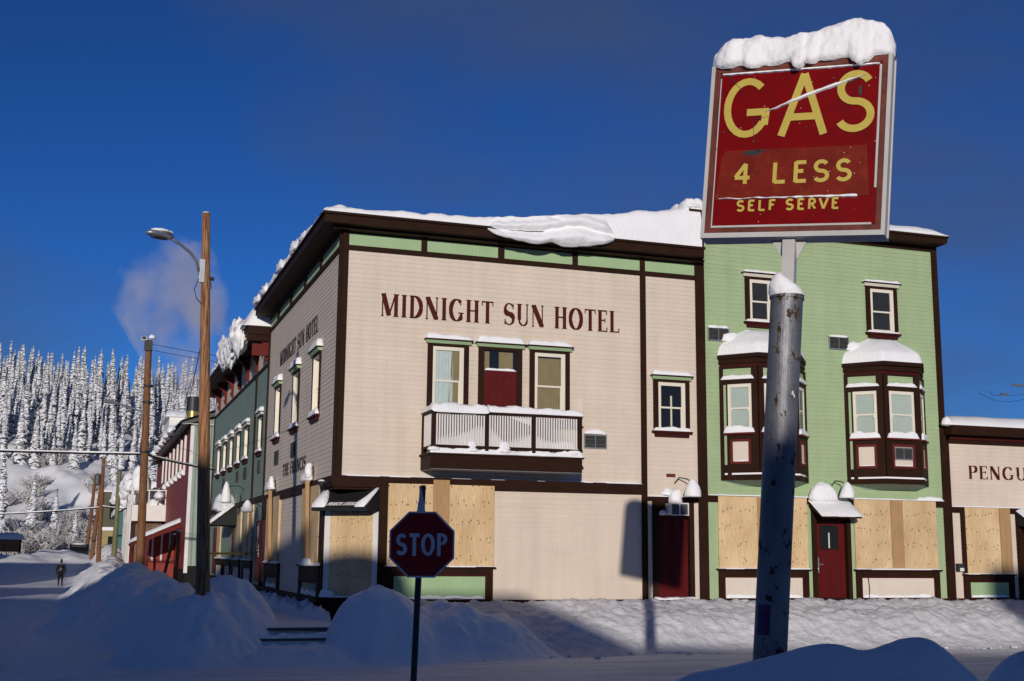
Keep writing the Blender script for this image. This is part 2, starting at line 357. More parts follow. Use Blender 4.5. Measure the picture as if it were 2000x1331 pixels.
# ---------------------------------------------------------------- lettering (strokes drawn by hand)
def smooth_(a, b, x): k = min(1, max(0, (x-a)/(b-a))); return k*k*(3-2*k)
def arc(cx, cy, rx, ry, a0, a1, n=14, tw=None, tn=None):
    out = []
    for i in range(n+1):
        a = R(a0+(a1-a0)*i/n); x = cx+rx*math.cos(a); y = cy+ry*math.sin(a)
        w = None if tw is None else tn+(tw-tn)*abs(math.cos(a))**1.3
        out.append((x, y, w))
    return out
def glyph(c, T, t, serif):
    """returns advance width and strokes; a stroke is a list of (x, y, width)"""
    S = []
    def L(x0, y0, x1, y1, w): S.append([(x0,y0,w),(x1,y1,w)])
    sl = t*.9
    def stem(x, w, y0=0., y1=1.):
        L(x, y0, x, y1, w)
        if serif:
            for y, sg in ((y0, 1), (y1, -1)):
                if y in (0., 1.): L(x-w/2-t*.8, y+sg*sl/2, x+w/2+t*.8, y+sg*sl/2, sl)
    if c == 'I': stem(.17, T); w = .34
    elif c == 'M':
        stem(.10, t*1.15 if serif else T); stem(.80, T); L(.13,1,.44,.04,T); L(.44,.04,.76,1,t*1.1 if serif else T); w = .95
    elif c == 'N':
        stem(.10, t*1.1 if serif else T); stem(.62, t*1.1 if serif else T); L(.12,.98,.60,.03,T); w = .74
    elif c == 'D':
        stem(.15, T); S.append([(.15,1-t/2,t)]+arc(.22,.5,.40,.5-t/2,90,-90,16,T,t)+[(.15,t/2,t)]); w = .74
    elif c == 'G':
        S.append(arc(.40,.5,.31,.5-t/2,48,325,20,T,t)); 
        if serif: L(.65,.06,.65,.40,T*.75); L(.50,.40-sl/2,.78,.40-sl/2,sl); L(.62,.72,.62,.92,t)
        else: L(.40,.42,.74,.42,T); L(.70,.44,.68,.20,T)
        w = .80
    elif c == 'H':
        stem(.15, T); stem(.58, T); L(.15,.52,.58,.52,t*1.1 if serif else T); w = .74
    elif c == 'T':
        stem(.34, T, 0., .97); L(.03,1-t*.6,.65,1-t*.6,t*1.2 if serif else T)
        if serif: L(.05,.80,.05,1,t); L(.63,.80,.63,1,t)
        w = .66
    elif c == 'S':
        q = t if serif else T; ru = (.5-q/2)/2
        up_ = [(.31+.215*math.cos(R(a)), .5+ru+ru*math.sin(R(a)), (T if not serif else t+(T-t)*smooth_(110, 235, a))) for a in range(28, 271, 11)]
        dn_ = [(.31+.235*math.cos(R(a)), .5-ru+ru*math.sin(R(a)), (T if not serif else t+(T-t)*smooth_(-75, 50, a))) for a in range(79, -153, -11)]
        S.append(up_+dn_)
        if serif: L(.52,.74,.54,.98,t); L(.08,.02,.10,.26,t)
        w = .63
    elif c == 'U':
        stem(.15, T, .28, 1.); stem(.58, t*1.2 if serif else T, .28, 1.)
        S.append([(.15,.30,T)]+arc(.365,.26,.215,.26-t/2,180,360,14,T if not serif else t*1.6,t)+[(.58,.30,t*1.2 if serif else T)]); w = .72
    elif c == 'O':
        S.append(arc(.39,.5,.31,.5-t/2,0,360,30,T,t)); w = .78
    elif c in 'EFL':
        stem(.15, T)
        if c in 'EF': L(.15,1-t*.55,.54,1-t*.55,t*1.1 if serif else T); L(.15,.53,.44,.53,t if serif else T)
        if c in 'EL': L(.15,t*.55,.56,t*.55,t*1.1 if serif else T)
        if serif:
            if c in 'EF': L(.53,.80,.53,1,t); L(.44,.43,.44,.63,t)
            if c in 'EL': L(.55,0,.55,.20,t)
        w = .60 if c != 'F' else .56
    elif c in 'PR':
        stem(.15, T); S.append([(.15,1-t/2,t)]+arc(.33,.74,.22,.26-t/2,90,-90,14,T,t)+[(.15,.48+t/2,t)])
        if c == 'R': L(.32,.50,.60,.02,T*.9); 
        w = .66 if c == 'R' else .60
    elif c == 'A':
        L(.06,.0,.37,1.,t*1.1 if serif else T); L(.70,.0,.37,1.,T); L(.19,.30,.57,.30,t if serif else T)
        if serif: L(-.02,sl/2,.17,sl/2,sl); L(.56,sl/2,.82,sl/2,sl)
        w = .74
    elif c == 'C':
        S.append(arc(.40,.5,.31,.5-t/2,45,315,20,T,t))
        if serif: L(.62,.70,.62,.94,t)
        w = .70
    elif c == 'V': L(.04,1,.34,0,T); L(.64,1,.34,0,T); w = .68
    elif c == '4': L(.44,0,.44,1,T); L(.44,1,.05,.33,T); L(.03,.31,.62,.31,T); w = .66
    else: w = .36
    return w, S
def text_w(s, T, t, serif, sp=.06):
    return sum(glyph(c, T, t, serif)[0]+sp for c in s)-sp
def lettering(m, F, s, u0, u1, z0, h, d, T=.2, t=.055, serif=True, thick=.006, sp=.06, shear=0., flip=False, mi=0, wob=0., wk=None):
    """fits the string between u0 and u1, height h; flip runs the text along -u"""
    W = text_w(s, T, t, serif, sp); x = 0.; k = 0; sg = -1 if flip else 1
    sc = (u1-u0)/W
    for c in s:
        w, S = glyph(c, T, t, serif)
        for st in S:
            k += 1; th = thick+.0004*(k % 9)
            pts = [Vector((q[0], q[1])) for q in st]; ws = [q[2] if q[2] else T for q in st]
            # square the aspect so that widths stay true after scaling
            P = [Vector(((x+q.x)*sc, q.y*h)) for q in pts]; Ls = []; Rs = []
            for i in range(len(P)):
                a = P[max(i-1,0)]; b = P[min(i+1,len(P)-1)]
                dr = (b-a); dr = dr.normalized() if dr.length > 1e-6 else Vector((1,0)); nn = Vector((-dr.y, dr.x))
                hw = ws[i]*.5*(wk or (sc*abs(nn.x)+h*abs(nn.y)))
                Ls.append(P[i]+nn*hw); Rs.append(P[i]-nn*hw)
            def pt(q, dd):
                uu = q.x+shear*q.y
                return F((u0+uu) if not flip else (u1-uu), dd, z0+q.y+(wob*math.sin(uu*9+k) if wob else 0))
            n = len(P); vs = [pt(q, d+th) for q in Ls]+[pt(q, d+th) for q in Rs]+[pt(q, d) for q in Ls]+[pt(q, d) for q in Rs]
            fs = []
            for i in range(n-1):
                fs += [(i, i+1, n+i+1, n+i), (i, 2*n+i, 2*n+i+1, i+1), (n+i, n+i+1, 3*n+i+1, 3*n+i)]
            fs += [(0, n, 3*n, 2*n), (n-1, 3*n-1, 4*n-1, 2*n-1)]
            m.add(vs, fs, mi)
        x += w+sp

def words(name, mat, parent, F, s, u0, u1, z0, h, d, mw=None, **kw):
    """one mesh per word"""
    T, t, sf, sp = kw.get('T', .2), kw.get('t', .055), kw.get('serif', True), kw.get('sp', .06)
    W = text_w(s, T, t, sf, sp); sc = (u1-u0)/W; x = 0.
    for w in s.split(' '):
        ww = text_w(w, T, t, sf, sp); m = M()
        if kw.get('flip'): lettering(m, F, w, u1-(x+ww)*sc, u1-x*sc, z0, h, d, **kw)
        else: lettering(m, F, w, u0+x*sc, u0+(x+ww)*sc, z0, h, d, **kw)
        m.build(name, mat, parent, mw=mw); x += ww+sp+text_w(' ', T, t, sf, sp)+sp
# ---------------------------------------------------------------- building pieces
def window(b, F, u0, u1, z0, z1, kind='dark', hood='green', sill=True, snow=.09, seed=0, cas=.125, hood_ext=.09, casing=True, bottom=True, cd_=.075, rec=0.):
    c = M()
    if casing:
        bx(c, F, u0, u0+cas, -.01, cd_, z0, z1); bx(c, F, u1-cas, u1, -.01, cd_, z0, z1); bx(c, F, u0+cas, u1-cas, -.01, cd_, z1-cas*.6, z1)
        if bottom: bx(c, F, u0+cas, u1-cas, -.01, cd_, z0, z0+.03)
    else: bx(c, F, u0+.01, u1-.01, -.02, .012, z0+.01, z1-.01)
    w = c.build('window', 'brown', b)
    a, e, zb, zt = (u0+cas, u1-cas, z0+(.03 if bottom else 0), z1-cas*.6) if casing else (u0, u1, z0, z1)
    FO = F; F = Sh(F, -rec) if rec else F
    f = M(); fw_ = .075; mid = zb+(zt-zb)*.47
    fd = cd_-.013; bx(f, F, a, a+fw_*.75, .0, fd, zb, zt); bx(f, F, e-fw_, e, .0, fd, zb, zt); bx(f, F, a+fw_*.75, e-fw_, .0, fd, zt-fw_*1.2, zt); bx(f, F, a+fw_*.75, e-fw_, .0, fd, zb, zb+.06)
    if rec:
        for q in ((a-.01, a+.012, zb, zt), (e-.012, e+.01, zb, zt), (a+.012, e-.012, zt-.012, zt+.01), (a+.012, e-.012, zb-.01, zb+.012)): bx(f, FO, q[0], q[1], -rec-.02, .035, q[2], q[3])
    bx(f, F, a+fw_*.75, e-fw_, .0, .055, mid-.025, mid+.02)                                   # meeting rail
    s_ = .028
    bx(f, F, a+fw_*.75, a+fw_*.75+s_, .0, .050, mid+.02, zt-fw_*1.2); bx(f, F, e-fw_-s_, e-fw_, .0, .050, mid+.02, zt-fw_*1.2)
    bx(f, F, a+fw_*.75, a+fw_*.75+s_*.8, .0, .045, zb+.06, mid-.025); bx(f, F, e-fw_-s_*1.8, e-fw_, .0, .045, zb+.06, mid-.025)
    bx(f, F, e-fw_-.03, e-fw_+.012, .0, .066, mid-.09, mid-.025)                              # sash horn
    f.build('frame', 'cream_trim', w)
    g = M(); g.add([F(a+.03,.036,zb+.03),F(e-.03,.036,zb+.03),F(e-.03,.036,zt-.03),F(a+.03,.036,zt-.03)], [(0,1,2,3)]); g.build('glass', 'glass', w, fixn=False)
    bk = M(); bx(bk, F, a+.01, e-.01, -.01, .019, zb+.01, zt-.01)
    bk.build('interior', {'dark':'void', 'screen':'screen', 'blind':'blind'}.get(kind, 'void'), w)
    def drape(p0, p1, zz0, zz1, lean=0.):
        q = M(); n = max(8, int((p1-p0)/.011)); vs = []; fs = []
        for i in range(n+1):
            s = i/n; ph = 2*math.pi*s*(p1-p0)/.062+1.3*math.sin(s*9+seed)
            for z, ln in ((zz0, lean), (zz1, 0.)):
                vs.append(F(p0+(p1-p0)*s+ln*(1-s), .0265+.0055*math.sin(ph), z))
        for i in range(n): fs.append((2*i, 2*i+2, 2*i+3, 2*i+1))
        q.add(vs, fs); return q
    if kind == 'white_tan':
        drape(a+.08, a+(e-a)*.66, zb+.03, zt-.10, 0).build('sheer_curtain', 'curtain_white', w, smooth=True, fixn=False)
        drape(a+(e-a)*.64, e-.10, zb+.03, zt-.06, -.10).build('curtain', 'curtain_tan', w, smooth=True, fixn=False)
    if kind == 'tan':
        drape(a+.07, e-.07, zb+.03, zt-.13).build('curtain', 'curtain_tan', w, smooth=True, fixn=False)
    if kind == 'post':
        q = M(); bx(q, F, (a+e)/2-.03, (a+e)/2+.02, .02, .03, zb+.1, zb+(zt-zb)*.72); q.build('post_reflection', 'cream_trim', w)  # cream bar standing in for a post mirrored in the glass
    F = FO
    if hood:
        h = M(); x0, x1 = u0-hood_ext, u1+hood_ext
        h.prism([F(x0+.04,0,z1-.002), F(x0+.04,.09,z1-.002), F(x0+.01,.14,z1+.07), F(x0+.01,0,z1+.07)], F.u*(x1-x0-.05))
        h.build('hood', 'green_flat' if hood == 'green' else 'cream_trim', w)
        h2 = M(); bx(h2, F, x0-.01, x1+.01, -.005, .165, z1+.07, z1+.105); h2.build('hood_cap', 'brown', w)
        if snow:
            q = M(); snow_strip(q, F, x0, x1, .0, .16, z1+.105, snow*1.3, seed, lump=.22); q.build('snow_cap', 'snow', w, smooth=True)
    if sill:
        q = M(); bx(q, F, u0-.05, u1+.05, -.005, .13, z0-.055, z0); bx(q, F, u0+.03, u1-.03, -.005, .085, z0-.15, z0-.055); q.build('sill', 'maroon', w)
        if snow:
            q = M(); snow_strip(q, F, u0-.04, u1+.04, .03, .125, z0, snow*.95, seed+9, lump=.3); q.build('sill_snow', 'snow', w, smooth=True)
    return w
def vent(b, F, u0, u1, z0, z1, snow=.05, seed=0, mat='metal'):
    m = M(); bx(m, F, u0, u1, -.01, .05, z0, z0+.025); bx(m, F, u0, u1, -.01, .05, z1-.025, z1); bx(m, F, u0, u0+.025, -.01, .05, z0+.025, z1-.025); bx(m, F, u1-.025, u1, -.01, .05, z0+.025, z1-.025)
    bx(m, F, (u0+u1)/2-.008, (u0+u1)/2+.008, -.01, .048, z0+.025, z1-.025)
    o = m.build('vent', mat, b); g = M(); n = 9
    for k in range(n):
        z = z0+.03+(z1-z0-.06)*k/n
        g.add([F(u0+.025,.042,z),F(u1-.025,.042,z),F(u1-.025,.012,z+.028),F(u0+.025,.012,z+.028)], [(0,1,2,3)])
    bx(g, F, u0+.02, u1-.02, -.01, .008, z0+.02, z1-.02); g.build('grille', 'grille', o)
    if snow:
        q = M(); snow_strip(q, F, u0, u1, -.01, .05, z1, snow, seed, lump=.3); q.build('snow_cap', 'snow', o, smooth=True)
    return o
def sheet(b, F, u0, u1, z0, z1, d=.06, batten=None, name='plywood_sheet'):
    m = M(); bx(m, F, u0, u1, .0, d, z0, z1); o = m.build(name, 'ply', b)
    if batten:
        q = M(); b0, b1, c0, c1, dd = batten; bx(q, F, b0, b1, d-.002, d+dd, c0, c1); q.build('batten', 'lumber', o)
    return o
def panel(b, F, u0, u1, z0, z1, mat='green_flat', trim='maroon', out=.14, board=.085, snow=.06, seed=0, sill_d=.13, inner=.045):
    """bulkhead panel under a shop window: frame, inner trim, beadboard and a sill with snow"""
    m = M(); bx(m, F, u0, u0+out, -.01, .07, z0, z1); bx(m, F, u1-out, u1, -.01, .07, z0, z1); bx(m, F, u0+out, u1-out, -.01, .07, z1-out*1.0, z1)
    o = m.build('bulkhead_frame', 'brown', b)
    a, e, t = u0+out, u1-out, z1-out
    q = M(); bx(q, F, a, a+inner, -.01, .05, z0, t); bx(q, F, e-inner, e, -.01, .05, z0, t); bx(q, F, a+inner, e-inner, -.01, .05, t-inner, t); bx(q, F, a+inner, e-inner, -.01, .05, z0, z0+inner); q.build('inner_trim', trim, o)
    v = M(); vboards(v, F, a+inner, e-inner, z0+inner, t-inner, board, .034); v.build('beadboard', mat, o)
    s = M(); bx(s, F, u0-.06, u1+.06, -.005, sill_d, z1, z1+.045); s.build('sill', 'brown', o)
    if snow:
        w = M(); snow_strip(w, F, u0-.05, u1+.05, .0, sill_d, z1+.045, snow*.45, seed, lump=.3)
        snow_strip(w, F, a+inner, e-inner, .0, .055, z0+inner-.01, snow, seed+1, lump=.4); w.build('snow_line', 'snow', o, smooth=True)
    return o
def cone_lamp(b, F, u, z, d=.5, wall_z=None, seed=0, s=1., side=0., hs=1.):
    """gooseneck wall lamp whose shade carries a tall cone of snow"""
    m = M(); wz = wall_z or z+.45*s
    pts = [F(u-side, .0, wz-.1), F(u-side*.8, d*.35, wz+.05*s), F(u-side*.3, d*.8, wz), F(u, d, z+.32*s), F(u, d, z+.1*s)]
    m.tube(pts, .016, 8); o = m.build('wall_lamp', 'dark_metal', b)
    c = F(u, d, z); q = M(); q.lathe(c, [(.20*s,0),(.19*s,.02),(.11*s,.10*s),(.05*s,.17*s)], 16); q.build('shade', 'grille', o)
    w = M(); n = 18; vs = []; fs = []
    prof = [(.215,.01),(.225,.06),(.20,.17),(.165,.28),(.11,.39),(.05,.46),(.0,.485)]
    for i, (r_, h_) in enumerate(prof):
        for k in range(n):
            a = 2*math.pi*k/n; f = 1+.14*noise.noise(Vector((math.cos(a)*1.5, math.sin(a)*1.5, h_*6+seed*3.)))
            vs.append(c+Vector((r_*s*f*math.cos(a)+.02*h_*s, r_*s*f*math.sin(a), h_*s*hs)))
    for i in range(len(prof)-1):
        for k in range(n): fs.append((i*n+k, i*n+(k+1) % n, (i+1)*n+(k+1) % n, (i+1)*n+k))
    fs.append(tuple(range(n))[::-1]); w.add(vs, fs); w.build('snow_cap', 'snow', o, smooth=True)
    return o
def door(b, F, u0, u1, z0, z1, d=-.12, glassbox=None, cols=2, rows=((.08,.42),(.47,.55),(.60,.95)), name='door', mat='door_red'):
    m = M(); bx(m, F, u0, u1, d-.05, d, z0, z1); H = z1-z0; W = u1-u0
    for k in range(cols):
        a = u0+W*(.14+.76*k/cols); e = a+W*(.76/cols-.06)
        for r0_, r1_ in rows:
            p, q = z0+H*r0_, z0+H*r1_
            bx(m, F, a, e, d-.01, d+.012, p, p+.014); bx(m, F, a, e, d-.01, d+.012, q-.014, q); bx(m, F, a, a+.014, d-.01, d+.012, p+.014, q-.014); bx(m, F, e-.014, e, d-.01, d+.012, p+.014, q-.014)
            if q-p > .25: bx(m, F, a+.04, e-.04, d-.01, d+.008, p+.045, q-.045)
    o = m.build(name, mat, b)
    if glassbox:
        a, e, p, q = glassbox; g = M(); bx(g, F, a, e, d-.02, d+.004, p, q); g.build('interior', 'void', o)
        g = M(); t = .03
        bx(g, F, a-t, e+t, d-.01, d+.016, p-t, p); bx(g, F, a-t, e+t, d-.01, d+.016, q, q+t); bx(g, F, a-t, a, d-.01, d+.016, p, q); bx(g, F, e, e+t, d-.01, d+.016, p, q); g.build('glazing_trim', 'maroon', o)
        g = M(); g.add([F(a,d+.010,p),F(e,d+.010,p),F(e,d+.010,q),F(a,d+.010,q)], [(0,1,2,3)]); g.build('glass', 'glass', o, fixn=False)
    return o
def handle(o, F, u, z, d):
    h = M(); bx(h, F, u-.065, u+.02, d, d+.012, z-.2, z+.2); h.tube([F(u,d,z+.02),F(u,d+.06,z+.02),F(u+.12,d+.06,z+.02)], .014, 8); h.lathe(F(u-.02,d+.02,z-.1), [(.022,-.01),(.025,0),(.022,.02)], 8)
    h.build('handle', 'metal', o)

# ---------------------------------------------------------------- the corner hotel
H = thing('corner_hotel', 'cream clapboard corner hotel with brown trim, green frieze panels and a small balcony', 'building', (4.8, 6, 0))
def mkpart(name, mats, fn, parent=H, smooth=False):
    m = M(); fn(m); return m.build(name, mats, parent, smooth)
WT, FZ0, FZ1 = 8.29, 8.41, 8.71
def f(m):
    clap(m, FRONT, .14, 7.84, 2.87, WT); clap(m, FRONT, 7.99, 9.44, 2.57, WT)
    clap(m, FRONT, 3.89, 7.84, .0, 2.60); clap(m, FRONT, 7.99, 8.13, .0, 2.45); clap(m, FRONT, 9.30, 9.44, .0, 2.45)
    clap(m, FRONT, 1.27, 3.89, .0, 2.60)
mkpart('front_cladding', 'cream', f)
def f(m):
    clap_holes(m, LEFT, .14, 12.3, 2.87, WT, [(a+.06, b-.06, 4.60, 6.12) for a, b in ((2.34,3.50),(5.68,6.85),(9.22,10.38))]); clap(m, LEFT, 4.3, 8.0, .0, 2.62); clap(m, LEFT, 1.6, 4.3, 0, 2.62); clap(m, LEFT, 8.0, 11.1, 0, 2.62)
mkpart('side_cladding', 'cream', f)
def f(m):       # the body behind the boards, walls only
    m.box(.03, 9.7, 1.3, 12.3, -.9, 3.5); m.box(.26, 9.7, 1.3, 12.3, 3.49, 9.0); m.box(.03, 9.7, .03, 1.31, 2.62, 9.0)
    m.box(1.12, 8.1, .03, 1.31, -.9, 2.63); m.box(9.3, 9.7, .03, 1.31, -.9, 2.63); m.box(8.09, 9.31, .28, 1.31, -.9, 2.63); m.box(8.09, 9.31, .03, .29, 2.43, 2.63); m.box(8.09, 9.31, .03, .29, -.9, -.02)
mkpart('wall_core', 'void', f)
def f(m):
    F = FRONT; B = .055
    bx(m, F, 0, .14, -.02, B, 2.87, 8.80)                                            # corner boards
    bx(m, LEFT, 0.02, .16, -.02, B, 2.872, 8.80)
    bx(m, F, .14, 9.70, -.02, B-.004, WT, FZ0); bx(m, LEFT, .16, 12.3, -.02, B-.004, WT, FZ0)
    for a, b in ((1.95,2.09),(3.94,4.10),(5.95,6.09),(7.84,7.98)): bx(m, F, a, b, -.02, B-.001, FZ0, FZ1)
    bx(m, F, 9.43, 9.70, -.02, B+.001, FZ0, FZ1)
    for a, b in ((2.68,2.88),(5.15,5.38),(7.68,7.95),(10.25,10.55)): bx(m, LEFT, a, b, -.02, B-.001, FZ0, FZ1)
    bx(m, LEFT, 12.16, 12.3, -.02, B+.002, -.2, FZ0)
    bx(m, F, 7.84, 7.99, -.02, B+.002, -.02, WT); bx(m, F, 9.44, 9.70, -.02, B+.003, -.02, WT)    # posts
    bx(m, F, -.07, 7.84, -.02, B+.015, 2.60, 2.87); bx(m, LEFT, -.055, 12.16, -.02, B+.012, 2.615, 2.868)   # band
    bx(m, F, 7.99, 9.44, -.02, B, 2.45, 2.57)
    bx(m, F, 1.07, 1.27, -.02, B, .0, 2.60)
    bx(m, LEFT, 1.05, 1.60, -.02, B, -.05, 2.615)
    bx(m, F, 1.05, 9.72, -.02, B+.006, -.42, -.003)                                              # base board
    bx(m, LEFT, .95, 12.3, -.02, B+.006, -.75, -.003)
    for a, b in ((8.13,8.28),(9.17,9.30)): bx(m, F, a, b, -.14, B-.01, .0, 2.45)                  # door casing
    bx(m, F, 8.28, 9.17, -.14, B-.012, 2.10, 2.45)
mkpart('trim', 'brown', f)
def f(m): bx(m, FRONT, .14, 9.70, -.02, .053, FZ1, 8.80); bx(m, LEFT, .16, 12.3, -.02, .053, FZ1, 8.80)
mkpart('frieze_head', 'maroon', f)
def f(m):
    for a, b in ((.14,1.95),(2.09,3.94),(4.10,5.95),(6.09,7.84),(7.98,9.43)): vboards(m, FRONT, a, b, FZ0, FZ1, .085)
    for a, b in ((.16,2.68),(2.88,5.15),(5.38,7.68),(7.95,10.25),(10.55,12.3)): vboards(m, LEFT, a, b, FZ0, FZ1, .085)
mkpart('frieze_panels', 'green_flat', f)
def f(m):   # overhanging eave: soffit box and fascia
    m.box(-.55, 9.45, -.55, .0, 8.80, 9.05); m.box(-.55, -.001, .001, 12.2, 8.802, 9.048)
    m.box(-.60, 9.47, -.60, -.55, 9.0, 9.06); m.box(-.602, -.552, -.548, 12.25, 9.002, 9.058)
    m.box(-.3, 9.6, -.28, .0, 8.735, 8.802)
mkpart('eave', 'brown', f)
def f(m): m.box(-.52, 9.4, -.52, 12.2, 9.03, 9.056)
mkpart('roof_deck', 'dark_metal', f)
def f(m):
    m.box(.0, 1.07, .0, 1.05, 2.55, 2.60); 
mkpart('entry_soffit', 'brown', f)
# the cut-off corner entrance: a 45 degree face
cv = Vector((1.07, -1.05, 0)).normalized(); CH = Fr((0.0,1.05,0), cv, Vector((cv.y, -cv.x, 0)))
cl = Vector((1.07,-1.05)).length
def f(m):
    bx(m, CH, 0, .16, -.03, .02, .05, 2.56); bx(m, CH, cl-.14, cl, -.03, .02, .05, 2.56); bx(m, CH, .16, cl-.14, -.03, .018, 2.05, 2.56)
mkpart('entry_posts', 'white', f)
sheet(H, CH, .161, cl-.141, .06, 2.04, .012)
def f(m): bx(m, CH, -.12, cl+.12, -.1, .10, -.55, .05)
mkpart('entry_step', 'brown', f)
def f(m): snow_strip(m, CH, -.05, .35, .0, .12, .05, .16, 4, lump=.4); snow_strip(m, CH, .3, cl, .0, .10, .05, .03, 5)
mkpart('step_snow', 'snow', f, smooth=True)
# lounge awning across the corner
aw0, aw1, AD = .0, cl+.02, .60
A = [CH(aw0,.02,2.60), CH(aw1,.02,2.60), CH(aw1,AD,2.13), CH(aw0,AD,2.13), CH(aw0,AD,2.05), CH(aw1,AD,2.05)]
m = M(); B0, B1 = CH(aw0,.02,2.05), CH(aw1,.02,2.05)
m.add([A[0],A[1],A[2],A[3],A[4],A[5],B0,B1], [(0,1,2,3),(3,2,5,4),(0,3,4,6),(1,7,5,2)])
awning = m.build('awning', 'black', H)
class Slope:   # a plane along the awning: u across, z up the slope
    def __init__(s, o, u, v, n): s.o, s.u, s.v, s.n = o, u, v, n
    def __call__(s, u, d, z): return s.o+s.u*u+s.v*z+s.n*d
vv = (A[0]-A[3]).normalized(); uu = (A[2]-A[3]).normalized(); nn = uu.cross(vv)
AS = Slope(A[3], uu, vv, nn)
words('lettering', 'white', awning, AS, 'FRANCIS LOUNGE', .40, 1.22, .06, .115, .006, T=.24, t=.08, shear=.28)
def drift(pts, h):
    m = M(); P = [AS(u, .004, z) for u, z in pts]; c = sum((Vector(q) for q in P), Vector())/len(P)
    Q = [c+(q-c)*.86+nn*h for q in P]; n = len(P); T_ = c+nn*h*1.15
    m.add(P+Q+[T_], [(n+i, n+(i+1) % n, 2*n) for i in range(n)]+[(i, (i+1) % n, n+(i+1) % n, n+i) for i in range(n)])
    m.build('snow_drift', 'snow', awning, smooth=True)
drift([(.0,.0),(.36,.0),(.37,.10),(.34,.24),(.27,.42),(.17,.62),(.10,.72),(.03,.70),(.0,.4)], .06)
drift([(1.20,.0),(1.46,.0),(1.49,.2),(1.51,.55),(1.52,.74),(1.47,.70),(1.38,.42),(1.27,.20),(1.19,.08)], .05)
# writing on the walls
words('lettering', 'letter', H, FRONT, 'MIDNIGHT SUN HOTEL', .97, 7.26, 6.725, .56, .014, T=.185, t=.05, thick=.01, sp=.10)
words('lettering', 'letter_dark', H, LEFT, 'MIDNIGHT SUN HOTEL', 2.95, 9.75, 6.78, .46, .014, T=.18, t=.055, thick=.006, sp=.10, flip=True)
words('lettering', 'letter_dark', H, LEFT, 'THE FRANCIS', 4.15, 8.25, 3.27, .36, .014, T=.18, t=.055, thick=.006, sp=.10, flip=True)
# front windows
window(H, FRONT, 2.165, 3.20, 4.45, 6.14, 'white_tan', seed=1, sill=False, hood_ext=.08)
w = window(H, FRONT, 4.80, 5.865, 4.45, 6.14, 'tan', seed=2, sill=False, hood_ext=.07)
window(H, FRONT, 8.19, 9.21, 4.24, 5.58, 'post', seed=3, hood_ext=.07)
# balcony door: a half-height red board with a curtained light above
m = M(); bx(m, FRONT, 3.46, 3.60, -.01, .075, 3.4, 6.13); bx(m, FRONT, 4.45, 4.59, -.01, .075, 3.4, 6.13); bx(m, FRONT, 3.60, 4.45, -.01, .073, 6.05, 6.13)
bd = m.build('balcony_door', 'brown', H)
m = M(); bx(m, FRONT, 3.60, 4.45, -.01, .019, 3.4, 6.05); m.build('interior', 'void', bd)
for a, b in ((3.61,3.74),(3.99,4.36)):
    q = M(); n = int((b-a)/.011); vs = []
    for i in range(n+1):
        for z in (5.5, 6.02): vs.append(FRONT(a+(b-a)*i/n, .026+.005*math.sin(i*.011/.055*6.28), z))
    q.add(vs, [(2*i,2*i+2,2*i+3,2*i+1) for i in range(n)]); q.build('curtain', 'curtain_tan', bd, smooth=True, fixn=False)
m = M(); m.add([FRONT(3.6,.04,5.5),FRONT(4.45,.04,5.5),FRONT(4.45,.04,6.05),FRONT(3.6,.04,6.05)], [(0,1,2,3)]); m.build('glass', 'glass', bd, fixn=False)
m = M(); FF = Sh(FRONT, .06); bx(m, FF, 3.605, 4.445, -.04, .0, 3.4, 5.56)
for a, b in ((3.72,3.96),(4.08,4.32)):
    for p, q in ((4.62,5.40),):
        bx(m, FF, a, b, -.01, .012, p, p+.02); bx(m, FF, a, b, -.01, .012, q-.02, q); bx(m, FF, a, a+.02, -.01, .012, p, q); bx(m, FF, b-.02, b, -.01, .012, p, q); bx(m, FF, a+.05, b-.05, -.01, .008, p+.05, q-.05)
m.build('door_leaf', 'door_red', bd)
m = M(); snow_strip(m, FRONT, 3.61, 4.44, .02, .07, 5.56, .055, 5, endp=1.2); m.build('snow_line', 'snow', bd, smooth=True)
m = M(); h0, h1 = 3.39, 4.66; m.prism([FRONT(h0+.03,0,6.13),FRONT(h0+.03,.09,6.13),FRONT(h0,.14,6.2),FRONT(h0,0,6.2)], Vector((h1-h0-.03,0,0))); m.build('hood', 'green_flat', bd)
m = M(); bx(m, FRONT, h0-.02, h1+.02, -.005, .165, 6.2, 6.235); m.build('hood_cap', 'brown', bd)
m = M(); snow_strip(m, FRONT, h0, h1, 0, .16, 6.235, .15, 6); m.build('snow_cap', 'snow', bd, smooth=True)
# balcony
BY = .95; b0, b1 = 2.05, 5.84
m = M(); bx(m, FRONT, b0, b1, .0, BY, 3.04, 3.38); bx(m, FRONT, b0-.04, b1+.04, .0, BY+.04, 3.36, 3.41)
bal = m.build('balcony', 'brown', H)
m = M(); bx(m, FRONT, b0+.02, b1-.02, .02, BY-.02, 3.02, 3.042); m.build('soffit', 'soffit_grey', bal)
m = M(); D = BY-.06
posts = [2.06, 3.36, 4.54, 5.74]
for x in posts: bx(m, FRONT, x, x+.09, D, D+.09, 3.41, 4.34)
for z in (3.52, 4.34): bx(m, FRONT, b0-.0, b1, D-.005, D+.095, z, z+.07)
bx(m, FRONT, 2.06, 2.15, .0, D, 4.34, 4.41); bx(m, FRONT, 2.06, 2.15, .0, D, 3.52, 3.58); bx(m, FRONT, 2.062, 2.148, .0, .09, 3.41, 4.34)
bx(m, FRONT, 5.74, 5.83, .0, D, 4.34, 4.41); bx(m, FRONT, 5.74, 5.83, .0, D, 3.52, 3.58)
m.build('railing', 'brown', bal)
for i in range(3):
    m = M(); x = posts[i]+.11
    while x < posts[i+1]-.03: bx(m, FRONT, x, x+.036, D+.03, D+.055, 3.59, 4.34); x += .064
    m.build('balusters', 'white', bal)
m = M(); y = .12
